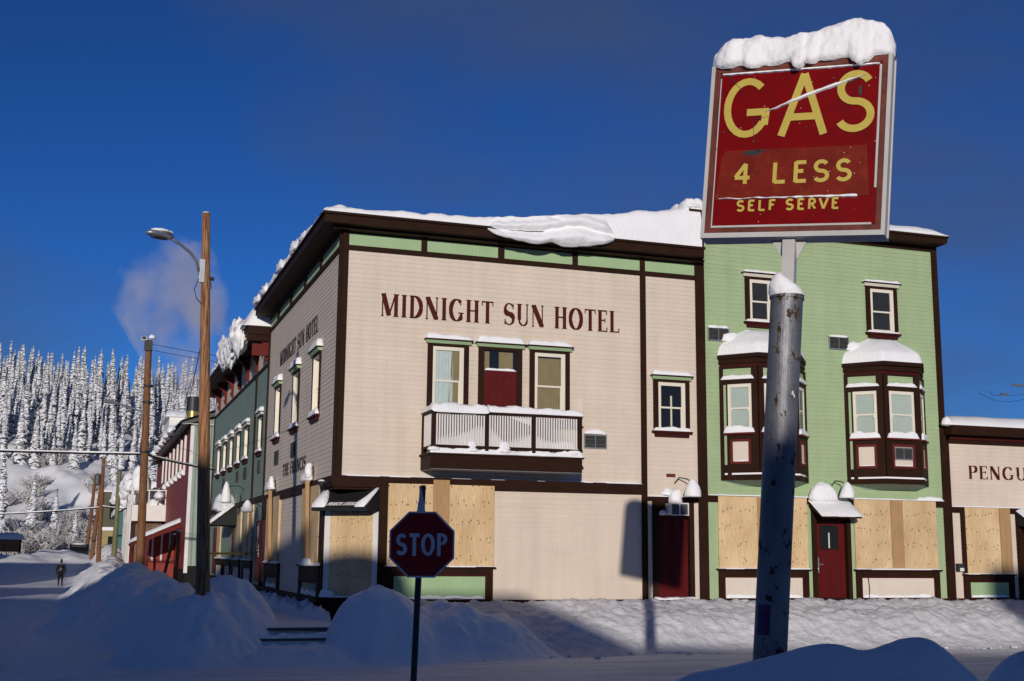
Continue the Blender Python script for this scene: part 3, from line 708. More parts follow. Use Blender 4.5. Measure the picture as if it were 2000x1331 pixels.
while y < D-.02: bx(m, FRONT, 2.09, 2.12, y, y+.028, 3.58, 4.34); y += .062
m.build('balusters', 'white', bal)
m = M()
snow_strip(m, FRONT, 2.0, 3.46, D-.10, D+.20, 4.41, .20, 11, lump=.25, droop=.06, nt=9)
snow_strip(m, FRONT, 3.40, 5.88, D-.10, D+.12, 4.41, .15, 12, lump=.2, nt=9, hf=lambda u: 1.25-.25*(u-3.4)/2.4)
snow_strip(m, Fr((0,0,0),(0,-1,0),(-1,0,0)), .0, D, -2.16, -2.02, 4.41, .12, 13)
m.build('rail_snow', 'snow', bal, smooth=True)
m = M()
def sh(u): return .9+.25*math.sin(u*2.1)-.55*math.exp(-((u-4.0)/.35)**2)
snow_strip(m, FRONT, 2.16, 5.74, .05, D+.02, 3.41, .60, 14, lump=.16, nt=12, hf=sh, endp=8, fp=14)
m.add([FRONT(4.35,D-.05,4.34),FRONT(4.54,D-.05,4.34),FRONT(4.54,D-.05,4.14),FRONT(4.35,D-.05,4.2),FRONT(4.0,D-.05,4.33)], [(0,1,2,3,4)])
m.build('floor_snow', 'snow', bal, smooth=True)
m = M(); snow_strip(m, FRONT, b0-.03, b1+.03, D+.02, BY+.045, 3.41, .12, 15, lump=.6, nt=6, ls=2.2)
for u, s in ((3.05,.16),(3.83,.19),(5.6,.12),(2.12,.15)): snow_blob(m, FRONT(u, D+.07, 3.47), s, .07, s*.55, int(u*10), .2)
snow_blob(m, FRONT(3.05, D+.06, 3.58), .12, .06, .12, 3, .2); snow_blob(m, FRONT(3.85, D+.06, 3.56), .16, .06, .16, 4, .2)
m.build('ledge_snow', 'snow', bal, smooth=True)
# ground floor, front
sheet(H, FRONT, 1.275, 3.90, .79, 2.71, .078, (2.36, 2.76, .80, 2.82, .035))
panel(H, FRONT, 1.272, 3.888, .0, .735, 'green_flat', seed=21)
vent(H, FRONT, 6.26, 6.88, 3.72, 4.09, .10, 31)
m = M(); bx(m, FRONT, 6.05, 6.20, -.01, .04, 4.45, 4.95); m.build('pipe_cover', 'cream_flat', H)
d2 = door(H, FRONT, 8.28, 9.17, .03, 2.09, -.10)
m = M(); snow_strip(m, FRONT, 8.1, 9.36, -.08, .10, -.003, .055, 33, lump=.5); m.build('threshold_snow', 'snow', d2, smooth=True)
m = M(); bx(m, FRONT, 8.50, 8.98, .0, .34, 2.10, 2.38); ac = m.build('air_conditioner', 'grille', H)
m = M()
for a, b in ((8.49,8.52),(8.725,8.755),(8.965,8.995)): bx(m, FRONT, a, b, .33, .36, 2.08, 2.40)
for z in (2.08, 2.37): bx(m, FRONT, 8.52, 8.965, .335, .358, z, z+.03)
bx(m, FRONT, 8.485, 8.50, .05, .34, 2.09, 2.39); m.build('casing', 'white', ac)
m = M(); snow_blob(m, FRONT(8.72,.16,2.40), .18, .16, .36, 7, .15); snow_blob(m, FRONT(8.38,.12,2.12), .10, .08, .10, 8); snow_blob(m, FRONT(8.55,.05,2.62), .18, .1, .16, 17); m.build('snow_cap', 'snow', ac, smooth=True)
cone_lamp(H, FRONT, 9.02, 2.54, .52, 3.0, 1, 1.0, .25)
m = M(); bx(m, FRONT, 8.54, 8.79, -.01, .03, 3.065, 3.15); m.build('plaque', 'sign_frame', H)
# side windows
for k, (a, b) in enumerate(((2.34,3.50),(5.68,6.85),(9.22,10.38))): window(H, LEFT, a, b, 4.55, 6.18, 'screen', seed=41+k, snow=.15, cd_=.045, rec=.13)
vent(H, LEFT, 6.05, 6.70, 3.72, 4.14, 0, mat='dark_metal'); vent(H, LEFT, 9.25, 9.98, 3.72, 4.14, 0, mat='dark_metal')
for a, b, zb_, y_ in ((1.58, 4.20, .82, 2.75), (8.35, 11.05, .76, 9.5)):
    o = sheet(H, LEFT, a, b, zb_, 2.73, .07); m = M()
    m.hexa([LEFT(y_,.068,zb_),LEFT(y_+.05,.068,zb_),LEFT(y_+.05,.16,zb_),LEFT(y_,.16,zb_),LEFT(y_,.14,3.14),LEFT(y_+.05,.14,3.14),LEFT(y_+.05,.245,3.14),LEFT(y_,.245,3.14)]); m.build('stud', 'lumber', o)
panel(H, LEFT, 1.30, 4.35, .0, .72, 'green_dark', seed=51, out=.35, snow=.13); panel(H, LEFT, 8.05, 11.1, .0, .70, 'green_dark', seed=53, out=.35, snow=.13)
for c, rx, ry, rz, sd_ in (((2.9,.12,.78),.12,.75,.16,9),((2.68,.17,3.02),.10,.12,.30,10),((3.2,.14,2.9),.14,.6,.24,11),((9.9,.14,2.98),.14,.7,.25,12),((9.46,.17,3.05),.10,.14,.30,13)):
    m = M(); snow_blob(m, LEFT(*c), rx, ry, rz, sd_, .25); m.build('ledge_snow', 'snow', H, smooth=True)
dd = door(H, LEFT, 11.15, 12.10, .1, 2.1, .03, cols=1)
m = M(); bx(m, LEFT, 11.08, 12.16, -.02, .06, 2.10, 2.62); m.build('door_head', 'brown', H)
# snow on the hotel roof: thin at the corner, drifting up against the green front
m = M(); nx, ny = 120, 26; vs = []; fs = []
def roofh(x, y):
    t = max(0, (x+.5)/9.9)
    h = .13+.22*min(1, t*1.6)+.72*max(0, t-.42)**1.25/.46
    h += .05*noise.fractal(Vector((x*1.6, y*1.6, 3.3)), .8, 2, 3)+.03*noise.noise(Vector((x*5, y*5, 1)))
    if x < 2.2: h += .05*abs(noise.noise(Vector((x*3.1, y*3.1, 8))))
    return max(h, .03)
for i in range(nx+1):
    x = -.58+9.95*i/nx
    for j in range(ny+1):
        t = (j/ny)**1.8; y = -.60+7.5*t
        k = min(1, (y+.60)/.28); e = (1-(1-k)**2.4)**.5
        kx = min(1, (x+.58)/.25); e *= (1-(1-kx)**2.4)**.5
        yy = y-.07*e*math.sin(min(1, k)*math.pi)*(1 if x > 2.6 else .3)
        vs.append((x, yy, 9.06+(roofh(x, y)+.13*max(0,y)*min(1,max(0,x-1.)/5))*e))
for i in range(nx):
    for j in range(ny): a = i*(ny+1)+j; fs.append((a, a+ny+1, a+ny+2, a+1))
m.add(vs, fs)
# the drape sliding over the fascia
n1, n2 = 110, 26; vs = []; fs = []
for i in range(n1+1):
    s = i/n1; x = 3.35+3.75*s; ed = smooth_(0, .10, s)*smooth_(0, .16, 1-s)
    low = 9.05-ed*(.27+.10*math.sin(s*5.2-.7)+.05*noise.noise(Vector((x*3.3,0,2)))-.16*math.exp(-((s-.47)/.06)**2)*.6)
    topz = 9.06+roofh(x,-.3)*(.75*ed+.1)
    f1 = .50+.10*math.sin(s*7.5)+.05*math.sin(s*17)          # where the upper fold creases
    for j in range(n2+1):
        t = j/n2; z = topz+(low-topz)*t
        fold = .15*math.exp(-((t-f1+.20)/.16)**2)-.07*math.exp(-((t-f1)/.045)**2)+.20*math.exp(-((t-min(.95,f1+.33))/.22)**2)
        out = .50+ed*(.10+fold+.04*math.exp(-((s-.60-.25*(t-f1))/.02)**2)*(-1 if t < f1 else .4))
        if t > .96: out -= .06*ed
        vs.append((x, -out, z+.012*noise.noise(Vector((x*5,t*4,6)))))
for i in range(n1):
    for j in range(n2): a = i*(n2+1)+j; fs.append((a, a+n2+1, a+n2+2, a+1))
o = len(vs)
for i in range(n1+1):
    q = vs[i*(n2+1)+n2]; vs.append((q[0], -.45, q[2]+.10))
for i in range(n1): fs.append((i*(n2+1)+n2, (i+1)*(n2+1)+n2, o+i+1, o+i))
m.add(vs, fs)
m.build('roof_snow', 'snow', H, smooth=True, fixn=False)
m = M(); snow_strip(m, LEFT, -.5, 12.2, .0, .60, 9.06, .30, 71, nu=200, nt=10, lump=.5, ls=1.5, endp=1.5, hf=lambda u: .62+.38*smooth_(-.2, 2.5, u))
for k in range(15):
    y = random.Random(k).uniform(1.5, 12); s = random.Random(k+50).uniform(.10,.28); snow_blob(m, LEFT(y, .50, 9.12), s*.7, s*2.2, s, k, .45, ls=3.2, n=12)
m.build('roof_edge_snow', 'snow', H, smooth=True)
m = M(); snow_strip(m, FRONT, .15, 7.84, .0, .07, 2.87, .03, 73, lump=.3); snow_strip(m, FRONT, 7.99, 9.44, .0, .06, 2.57, .03, 74, lump=.3); m.build('band_snow', 'snow', H, smooth=True)
m = M(); m.tube([(-.06,.45,2.72),(-.22,.40,2.70)], .02, 8); m.lathe((-.24,.40,2.62), [(.04,0),(.07,.04),(.07,.09),(.03,.12)], 10); wl_ = m.build('security_camera', 'dark_metal', H)
m = M(); snow_blob(m, (-.24,.40,2.74), .08, .08, .04, 3); m.build('snow_cap', 'snow', wl_, smooth=True)
# ---------------------------------------------------------------- green three-storey house with bay windows
T = thing('bay_window_house', 'tall green clapboard house with two snow-capped bay windows, right of the cream hotel', 'building', (13.4, 5, 0))
GT = 9.73
def tp(name, mats, fn, smooth=False, parent=T):
    m = M(); fn(m); return m.build(name, mats, parent, smooth)
def f(m):
    clap(m, FRONT, 9.70, 16.99, 2.64, GT)
    clap(m, FRONT, 9.70, 12.78, .0, 2.50); clap(m, FRONT, 13.95, 16.99, .0, 2.50)
    clap(m, Fr((9.70,0,0),(0,1,0),(-1,0,0)), .0, 9., 8.8, GT)
tp('front_cladding', 'green', f)
def f(m):
    m.box(9.72, 17.13, .03, 10, 2.6, GT+.15); m.box(9.72, 12.8, .03, 10, -.9, 2.61); m.box(13.93, 17.13, .03, 10, -.9, 2.61); m.box(12.79, 13.94, .14, 10, -.9, 2.61)
tp('wall_core', 'void', f)
def f(m):
    F = FRONT; B = .055
    bx(m, F, 16.98, 17.16, -.12, B, -.02, 9.9); bx(m, F, 9.705, 16.98, -.02, B, GT, 9.92)
    bx(m, F, 9.703, 16.98, -.02, B+.004, 2.46, 2.64)
    bx(m, F, 9.722, 17.25, -.02, B+.006, -.42, -.003)
    for a, b in ((12.76,12.90),(13.84,13.95)): bx(m, F, a, b, -.12, B+.008, .0, 2.46)
    bx(m, F, 12.90, 13.84, -.12, B-.01, 2.03, 2.46)
    m.box(9.10, 17.15, -.50, .0, 9.86, 10.08); m.box(9.11, 9.72, .001, 10.2, 9.87, 10.07); m.box(9.62, 9.71, -.06, 0, 8.9, 9.86)
    m.box(9.05, 17.22, -.55, -.50, 10.02, 10.10); m.box(17.15, 17.20, -.5, 10, 9.9, 10.09)
    m.box(9.45, 9.72, -.30, -.06, 9.50, 9.86)
tp('trim', 'brown', f)
def f(m):
    snow_strip(m, FRONT, 9.05, 17.2, -3.5, .58, 10.09, .42, 81, nu=120, nt=14, lump=.14, ls=.9, endp=1.6)
    snow_blob(m, (9.25,-.2,10.15), .35, .4, .30, 5, .3); snow_blob(m, (9.15,.6,10.1), .3, .8, .32, 6, .3)
tp('roof_snow', 'snow', f, True)
def f(m):
    m.box(17.16, 17.42, 1.5, 6, 8.42, 8.6); snow_blob(m, (17.3, 2.2, 8.9), .25, .9, .62, 8, .25); 
o_ = tp('side_ledge', 'brown', lambda m: m.box(17.13, 17.42, 1.5, 6, 8.42, 8.6))
def f(m): snow_blob(m, (17.32, 2.3, 8.62), .26, .85, .92, 8, .22)
tp('snow_cap', 'snow', f, True, o_)
def f(m): m.tube([(17.20,.6,8.4),(17.24,.6,5),(17.24,.6,1)], .03, 8)
tp('downpipe', 'dark_metal', f)
window(T, FRONT, 10.93, 11.84, 7.28, 8.52, 'screen', hood='cream', seed=83, snow=.06)
window(T, FRONT, 14.73, 15.74, 7.24, 8.56, 'screen', hood='cream', seed=85, snow=.06)
vent(T, FRONT, 9.79, 10.42, 6.69, 7.05, .07, 86); vent(T, FRONT, 13.49, 14.12, 6.69, 7.05, .05, 87)
def bay(x0, x1, d, withvent, seed):
    """half-octagon bay: two slanting faces and a front face"""
    z0, z1 = 3.02, 6.06
    P = [(x0,0),(x0+d,-d),(x1-d,-d),(x1,0)]
    o = thing('bay_window', None, None, (0,0,0)); o.parent = T; o.location = Vector(((x0+x1)/2,-d/2,z0))-T.location
    faces = []
    for (a, b) in ((0,1),(1,2),(2,3)):
        u = Vector((P[b][0]-P[a][0], P[b][1]-P[a][1], 0)); L = u.length; u.normalize()
        faces.append((Fr((P[a][0],P[a][1],0), u, Vector((u.y,-u.x,0))), L))
    poly = lambda e, z: [(x0-e*.4,.0,z),(x0+d-e*.42,-d-e,z),(x1-d+e*.42,-d-e,z),(x1+e*.4,.0,z)]
    def ring(m, e, za, zb): m.prism(poly(e, za), (0,0,zb-za))
    m = M(); m.prism(poly(-.012, z0+.05), (0,0,z1-z0)); m.build('core', 'void', o)
    tr = M()
    ring(tr, .11, 6.06, 6.20); ring(tr, .19, 6.20, 6.30)
    rg_ = M(); ring(rg_, .055, 5.98, 6.06); rg_.build('cornice_trim', 'maroon', o)
    for k, (F, L) in enumerate(faces):
        e0, e1 = (.10, .16) if k == 0 else ((.14, .14) if k == 1 else (.16, .10))
        B = .045+.001*k; gr, cr_, ty = M(), M(), M()
        bx(tr, F, 0, e0, -.02, B, z0, 6.0); bx(tr, F, L-e1, L, -.02, B, z0, 6.0)
        bx(tr, F, e0, L-e1, -.02, B-.004, 5.52, 5.66); bx(tr, F, e0, L-e1, -.02, B-.004, 5.94, 6.0)
        clap(gr, F, e0, L-e1, 5.66, 5.94, lap=.012)
        wa, wb = (e0+.12, L-e1-.01) if k == 0 else ((e0+.02, L-e1-.02) if k == 1 else (e0+.01, L-e1-.12))
        if k == 0: clap(gr, F, e0, e0+.08, 3.42, 5.52, lap=.012); bx(tr, F, e0+.08, wa, -.02, B-.006, 4.2, 5.52)
        if k == 2: clap(gr, F, L-e1-.08, L-e1, 3.42, 5.52, lap=.012); bx(tr, F, wb, L-e1-.08, -.02, B-.006, 4.2, 5.52)
        if k == 1: bx(tr, F, e0, wa, -.02, B-.006, 4.2, 5.52); bx(tr, F, wb, L-e1, -.02, B-.006, 4.2, 5.52)
        # lower apron with a red-trimmed panel
        a, b = wa+.10, wb-.10; p, q = 3.50, 4.02
        bx(tr, F, (e0+.08 if k == 0 else e0), a-.06, -.02, B-.008, z0, 4.2); bx(tr, F, b+.06, (L-e1-.08 if k == 2 else L-e1), -.02, B-.008, z0, 4.2)
        bx(tr, F, a-.06, b+.06, -.02, B-.008, z0, p-.06); bx(tr, F, a-.06, b+.06, -.02, B-.008, q+.06, 4.2)
        bx(ty, F, a-.06, a, -.02, B+.006, p-.06, q+.06); bx(ty, F, b, b+.06, -.02, B+.006, p-.06, q+.06); bx(ty, F, a, b, -.02, B+.006, q, q+.06); bx(ty, F, a, b, -.02, B+.006, p-.06, p)
        vboards(cr_, F, a, b, p, q, .06, .012)
        bx(ty, F, wa-.12, min(wb+.10, L), -.02, .12, 4.20, 4.245)
        sn = M(); snow_strip(sn, F, max(wa-.12,0), min(wb+.08, L-.01), .02, .115, 4.245, .17, seed+k, lump=.25, nu=20); sn.build('sill_snow', 'snow', o, smooth=True); sn = M()
        snow_strip(sn, F, e0-.05, L-e1*.5, .0, .10, 5.655, .095, seed+5+k, lump=.3, nu=16); sn.build('sill_snow', 'snow', o, smooth=True); sn = M()
        snow_strip(sn, F, a, b, .0, .045, p-.005, .04, seed+8+k, lump=.3, nu=8)
        gr.build('siding', 'green', o); cr_.build('apron_panel', 'cream_flat', o); ty.build('red_trim', 'red_trim', o); sn.build('sill_snow', 'snow', o, smooth=True)
        window_in(o, F, wa, wb, 4.245, 5.52, 'blind' if k < 2 else 'blind', seed+k)
        if withvent and k == 1: vent(o, F, a+.01, b-.01, p+.17, q-.02, 0)
    ring(tr, .065, z0, z0+.14)
    tr.build('trim', 'brown', o)
    m = M(); ring(m, .075, z0+.14, z0+.185); m.build('ledge_snow', 'snow', o)
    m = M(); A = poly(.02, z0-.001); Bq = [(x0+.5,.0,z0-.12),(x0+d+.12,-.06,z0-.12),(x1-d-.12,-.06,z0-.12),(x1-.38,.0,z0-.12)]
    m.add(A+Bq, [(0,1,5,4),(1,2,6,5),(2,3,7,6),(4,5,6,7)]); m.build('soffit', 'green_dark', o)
    # hipped roof under a smooth dome of snow
    m = M(); n = 40; rows = 14; vs = []; fs = []
    def edge(t):
        pts = poly(.18, 0); seg = [0]
        for i in range(3): seg.append(seg[-1]+(Vector(pts[i+1])-Vector(pts[i])).length)
        s = t*seg[-1]
        for i in range(3):
            if s <= seg[i+1]+1e-6: return Vector(pts[i]).lerp(Vector(pts[i+1]), (s-seg[i])/(seg[i+1]-seg[i]))
    cxm = (x0+x1)/2
    for i in range(n+1):
        e = edge(i/n)
        for j in range(rows+1):
            s = j/rows; q = e.lerp(Vector((cxm+(e.x-cxm)*.30, -.03, 0)), s)
            z = 6.29+(.20*(1-(1-min(1,s/.16))**2.2)**.5)+.70*s**.88-.12*s**3
            z += .02*noise.noise(Vector((q.x*3, q.y*3, seed)))*(1 if j else 0)
            vs.append((q.x, min(q.y, -.001), z))
    for i in range(n):
        for j in range(rows): a = i*(rows+1)+j; fs.append((a, a+rows+1, a+rows+2, a+1))
    fs.append(tuple(i*(rows+1)+rows for i in range(n+1)))
    m.add(vs, fs); snow_blob(m, (x0+.35,-.06,6.72), .28, .08, .22, seed, .2); m.build('roof_snow', 'snow', o, smooth=True)
    m = M(); m.prism(poly(.20, 6.288), (0,0,.02)); m.build('roof', 'dark_metal', o)
def window_in(b, F, u0, u1, z0, z1, kind, seed):
    f = M(); t = .075; mid = z0+(z1-z0)*.5
    bx(f, F, u0, u0+t, -.01, .04, z0, z1); bx(f, F, u1-t, u1, -.01, .04, z0, z1); bx(f, F, u0+t, u1-t, -.01, .04, z1-.09, z1); bx(f, F, u0+t, u1-t, -.01, .04, z0, z0+.05); bx(f, F, u0+t, u1-t, -.01, .034, mid-.022, mid+.02)
    bx(f, F, u1-t-.03, u1-t+.01, -.01, .045, mid-.08, mid-.022); bx(f, F, u0+t-.01, u0+t+.03, -.01, .045, mid-.08, mid-.022)
    f.build('window_frame', 'cream_trim', b)
    q = M(); bx(q, F, u0+.03, u1-.03, -.015, .004, z0+.02, z1-.03); q.build('window_blind', kind, b)
    g = M(); g.add([F(u0+t,.018,z0+.04),F(u1-t,.018,z0+.04),F(u1-t,.018,z1-.08),F(u0+t,.018,z1-.08)], [(0,1,2,3)]); g.build('window_glass', 'glass', b, fixn=False)
bay(10.13, 12.69, .72, False, 101); bay(13.95, 16.50, .72, True, 121)
sheet(T, FRONT, 9.99, 12.62, .79, 2.615, .06, (11.12, 11.30, .79, 2.60, .02)); sheet(T, FRONT, 14.08, 16.71, .78, 2.62, .06, (15.22, 15.60, .79, 2.615, .03))
panel(T, FRONT, 9.98, 12.62, .0, .725, 'cream_flat', seed=131, snow=.07); panel(T, FRONT, 14.08, 16.73, .0, .725, 'cream_flat', seed=133, snow=.06)
def f(m): m.tube([(14.42,-.085,.60),(14.45,-.09,.3),(14.44,-.085,.02)], .008, 6)
tp('cable', 'cable', f)
dg = door(T, FRONT, 12.91, 13.83, .02, 2.03, -.08, (13.09, 13.61, 1.30, 1.90), rows=((.07,.40),(.44,.52)))
handle(dg, FRONT, 13.0, .87, -.08)
m = M(); bx(m, FRONT, 13.33, 13.37, -.095, -.072, 1.32, 1.72); m.build('paper_notice', 'white', dg)
# door canopy: small shed roof with snow, a lamp above it
m = M(); m.prism([FRONT(12.70,.0,2.58),FRONT(12.70,.66,2.13),FRONT(12.70,.66,2.09),FRONT(12.70,.0,2.40)], (1.20,0,0)); cp = m.build('canopy', 'brown', T)
m = M(); n = 12; vs = []; fs = []
for i in range(n+1):
    for j in range(n+1):
        s, t = i/n, j/n; e = (1-abs(2*s-1)**6)**.5
        vs.append((12.66+1.28*s, -.70*t, 2.60-.47*t+.10*e*(1-t**6)**.5+.015*noise.noise(Vector((s*5,t*5,2)))))
for i in range(n):
    for j in range(n): a = i*(n+1)+j; fs.append((a, a+n+1, a+n+2, a+1))
m.add(vs, fs); snow_blob(m, (13.05,-.18,2.62), .42, .2, .42, 5, .12); m.build('snow_cap', 'snow', cp, smooth=True)
cone_lamp(T, FRONT, 13.62, 2.62, .45, 3.05, 4, .9, .2)
def f(m): bx(m, FRONT, 13.25, 13.45, -.01, .05, 3.02, 3.12)
tp('junction_box', 'green_flat', f)
def f(m): snow_strip(m, FRONT, 9.71, 16.98, .0, .06, 2.64, .025, 141, lump=.3); snow_strip(m, FRONT, 16.1, 16.98, .0, .08, 2.64, .10, 142)
tp('band_snow', 'snow', f, True)

# ---------------------------------------------------------------- one-storey shop at the right edge
P_ = thing('corner_shop', 'low cream clapboard shop with dark cornice at the right edge', 'building', (21, 4, 0))
def pp(name, mats, fn, smooth=False, parent=P_):
    m = M(); fn(m); return m.build(name, mats, parent, smooth)
def f(m):
    clap(m, FRONT, 17.25, 27, 2.51, 4.26); clap(m, FRONT, 17.25, 17.53, .0, 2.33); clap(m, FRONT, 19.20, 19.40, .0, 2.33); clap(m, FRONT, 17.53, 19.20, 0, 2.33); clap(m, FRONT, 21, 27, 0, 2.33)
pp('front_cladding', 'cream', f)
def f(m): m.box(17.26, 27, .03, 9, 2.3, 4.6); m.box(17.26, 19.4, .03, 9, -.9, 2.31); m.box(19.39, 21.0, .25, 9, -.9, 2.31); m.box(21, 27, .03, 9, -.9, 2.31)
pp('wall_core', 'void', f)
def f(m):
    F = FRONT; B = .055
    bx(m, F, 17.16, 17.25, -.02, B, -.02, 4.30); bx(m, F, 17.25, 27, -.02, B+.002, 4.25, 4.50); bx(m, F, 17.25, 27, -.02, B+.003, 2.33, 2.50)
    bx(m, F, 17.53, 17.66, -.02, B+.004, -.0, 2.33); bx(m, F, 19.14, 19.205, -.02, B+.004, .0, 2.33); bx(m, F, 19.40, 19.62, -.2, B+.004, .0, 2.33); bx(m, F, 20.7, 21.0, -.2, B, .0, 2.33)
    bx(m, F, 17.25, 27, -.02, B+.007, -.42, -.003)
    m.box(17.10, 27, -.42, 0, 4.48, 4.74)
pp('trim', 'brown', f)
def f(m): bx(m, FRONT, 17.25, 27, -.02, .10, 4.36, 4.479)
pp('cornice_trim', 'maroon', f)
def f(m): snow_strip(m, FRONT, 17.05, 27, -3.0, .46, 4.74, .42, 151, nu=90, nt=14, lump=.05, ls=.8, endp=1.3); snow_blob(m, (17.02,-.3,4.76), .16, .14, .2, 6, .1)
pp('roof_snow', 'snow', f, True)
words('lettering', 'letter', P_, FRONT, 'PENGUIN', 17.88, 20.55, 3.28, .37, .014, T=.15, t=.05, thick=.01, sp=.12)
sheet(P_, FRONT, 17.66, 19.17, .68, 2.48, .07, (18.80, 19.165, .69, 2.475, .03))
panel(P_, FRONT, 17.56, 19.22, .0, .615, 'green_flat', seed=153, snow=.05)
door(P_, FRONT, 19.64, 20.6, .02, 2.05, -.16)
m = M(); bx(m, FRONT, 17.30, 17.52, .0, .09, .72, .94); mb = m.build('meter_box', 'dark_metal', P_)
m = M(); bx(m, FRONT, 17.38, 17.51, .085, .10, .73, .82); m.build('cover', 'white', mb)
m = M(); m.add([(19.42,0,2.42),(20.9,0,2.42),(20.9,-.75,1.95),(19.42,-.75,1.95),(19.42,0,2.0),(20.9,0,2.0)], [(0,1,2,3),(0,3,4),(1,5,2),(4,3,2,5)]); av = m.build('awning', 'black', P_)
m = M(); n = 10; vs = []; fs = []
for i in range(n+1):
    for j in range(n+1):
        s, t = i/n, j/n; vs.append((19.40+1.5*s, -.78*t, 2.45-.47*t+.07*(1-abs(2*s-1)**5)**.5*(1-t**5)**.5))
for i in range(n):
    for j in range(n): a = i*(n+1)+j; fs.append((a, a+n+1, a+n+2, a+1))
m.add(vs, fs); m.build('snow_cap', 'snow', av, smooth=True)
def f(m): snow_strip(m, FRONT, 17.25, 27, .0, .06, 2.50, .03, 155, lump=.3)
pp('band_snow', 'snow', f, True)

# ---------------------------------------------------------------- dark green wing on the side street
W_ = thing('side_street_wing', 'long dark green clapboard building with red eave brackets behind the cream hotel', 'building', (4, 21, 0))
def wp(name, mats, fn, smooth=False, parent=W_):
    m = M(); fn(m); return m.build(name, mats, parent, smooth)
X0 = 12.31; X1 = 30.6
def f(m): clap_holes(m, LEFT, X0, X1, 2.9, 7.22, [(a+.06, b-.06, 4.47, 5.60) for a, b in ((13.3,14.35),(17.05,18.35),(19.6,20.8),(22.15,23.35),(24.65,25.95),(27.2,28.5))]); clap(m, LEFT, X0, X1, .0, 2.72); clap(m, Fr((0,X1,0),(1,0,0),(0,1,0)), 0, 8, 0, 7.2)
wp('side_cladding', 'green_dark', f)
wp('wall_core', 'void', lambda m: (m.box(.03, 9.0, X0, X1-.02, -.9, 3.5), m.box(.26, 9.0, X0, X1-.02, 3.49, 8.3)))
def f(m): bx(m, LEFT, X0, X1, -.02, .02, 7.30, 8.22)
wp('frieze', 'cream', f)
def f(m):
    B = .055
    bx(m, LEFT, X0, X1, -.02, B, 7.20, 7.30); bx(m, LEFT, X0, X1, -.02, B+.01, 2.71, 2.90); bx(m, LEFT, 15.2, 15.4, -.02, B+.002, 2.9, 7.2); bx(m, LEFT, X1-.14, X1, -.02, B+.002, .0, 7.2)
    bx(m, LEFT, X0, X1, -.02, B+.004, -.75, 0.)
    m.box(-.75, 2.5, X0, X1+.2, 8.22, 8.42)
wp('trim', 'brown', f)
if True:
    y = X0+.12
    while y < X1:
        m = M()
        q = [(0,7.32),(.10,7.34),(.16,7.50),(.10,7.62),(.16,7.74),(.24,7.94),(.42,8.10),(.46,8.22),(0,8.22)]
        m.prism([(-a, y, b) for a, b in q], (0,.15,0)); y += 2.62; m.build('eave_bracket', 'red_trim', W_)
def f(m):
    m.box(-.80, -.75, X0, X1+.2, 8.34, 8.50); m.box(-.8, 8, X0, X1, 8.42, 8.50)
    m.box(-.78, -.02, X0, X0+.10, 8.0, 8.2)
wp('eave', 'brown', f)
def f(m): m.box(-.60, -.02, X0-.0, X0+.06, 7.5, 7.9)
wp('end_panel', 'red_trim', f)
def f(m):
    snow_strip(m, LEFT, X0-.0, 19.5, -3, .95, 8.52, 1.0, 161, nu=80, nt=12, lump=.25, ls=.8, hf=lambda u: max(.25, 1.1-.14*(u-X0)))
    snow_strip(m, LEFT, 18.5, X1+.2, -3, .72, 8.50, .16, 162, nu=60, nt=8, lump=.3, ls=1)
    for k in range(11):
        rr = random.Random(k); y = rr.uniform(X0+.6, 19.0); s = rr.uniform(.25,.6); snow_blob(m, LEFT(y, .86, 8.55-rr.uniform(0,.35)), s*.45, s*1.2, s*.9, k, .45, ls=2.6, flat=1.2, n=13)
wp('roof_snow', 'snow', f, True)
for k, (a, b) in enumerate(((13.3,14.35),(17.05,18.35),(19.6,20.8),(22.15,23.35),(24.65,25.95),(27.2,28.5))):
    window(W_, LEFT, a, b, 4.42, 5.66, 'screen', hood='cream', seed=170+k, snow=.13, cd_=.045, rec=.13)
    if k in (0,1,2,4): vent(W_, LEFT, a+.2, b-.3, 3.70, 4.12, 0, mat='dark_metal')
for k, (a, b) in enumerate(((14.6,15.6),(15.95,16.9),(18.0,19.2),(25.3,26.6))):
    sheet(W_, LEFT, a, b, .78, 2.68, .06)
for k, (a, b) in enumerate(((14.5,17.0),(17.9,20.4),(21,23.4),(24,26.8))): panel(W_, LEFT, a, b, 0, .73, 'cream_flat', seed=180+k, snow=.1, out=.2)
dl = door(W_, LEFT, 12.5, 13.75, .1, 2.1, .03, (12.9, 13.3, 1.2, 2.0)); handle(dl, LEFT, 12.7, 1.1, .05)
door(W_, LEFT, 20.3, 21.0, .1, 2.1, .03, cols=1); door(W_, LEFT, 27.2, 28.6, .1, 2.1, .03)
m = M(); m.add([LEFT(19.7,.0,2.82),LEFT(22.6,.0,2.82),LEFT(22.6,.95,2.05),LEFT(19.7,.95,2.05),LEFT(19.7,0,2.05),LEFT(22.6,0,2.05)], [(0,1,2,3),(0,3,4),(1,5,2),(4,3,2,5)]); wa_ = m.build('awning', 'black', W_)
m = M(); snow_blob(m, LEFT(21.3,.35,2.75), .4, 1.2, .55, 9, .25); q = [LEFT(19.75,.1,2.80),LEFT(22.6,.1,2.80),LEFT(22.6,.97,2.08),LEFT(20.3,.97,2.08)]; m.prism(q, (-.05,0,.07)); m.build('snow_cap', 'snow', wa_, smooth=True)
cone_lamp(W_, LEFT, 16.9, 2.78, .75, 3.4, 7, .85, -.8, hs=1.9)
cone_lamp(W_, LEFT, 12.9, 2.35, .45, 2.6, 8, .85, .1)
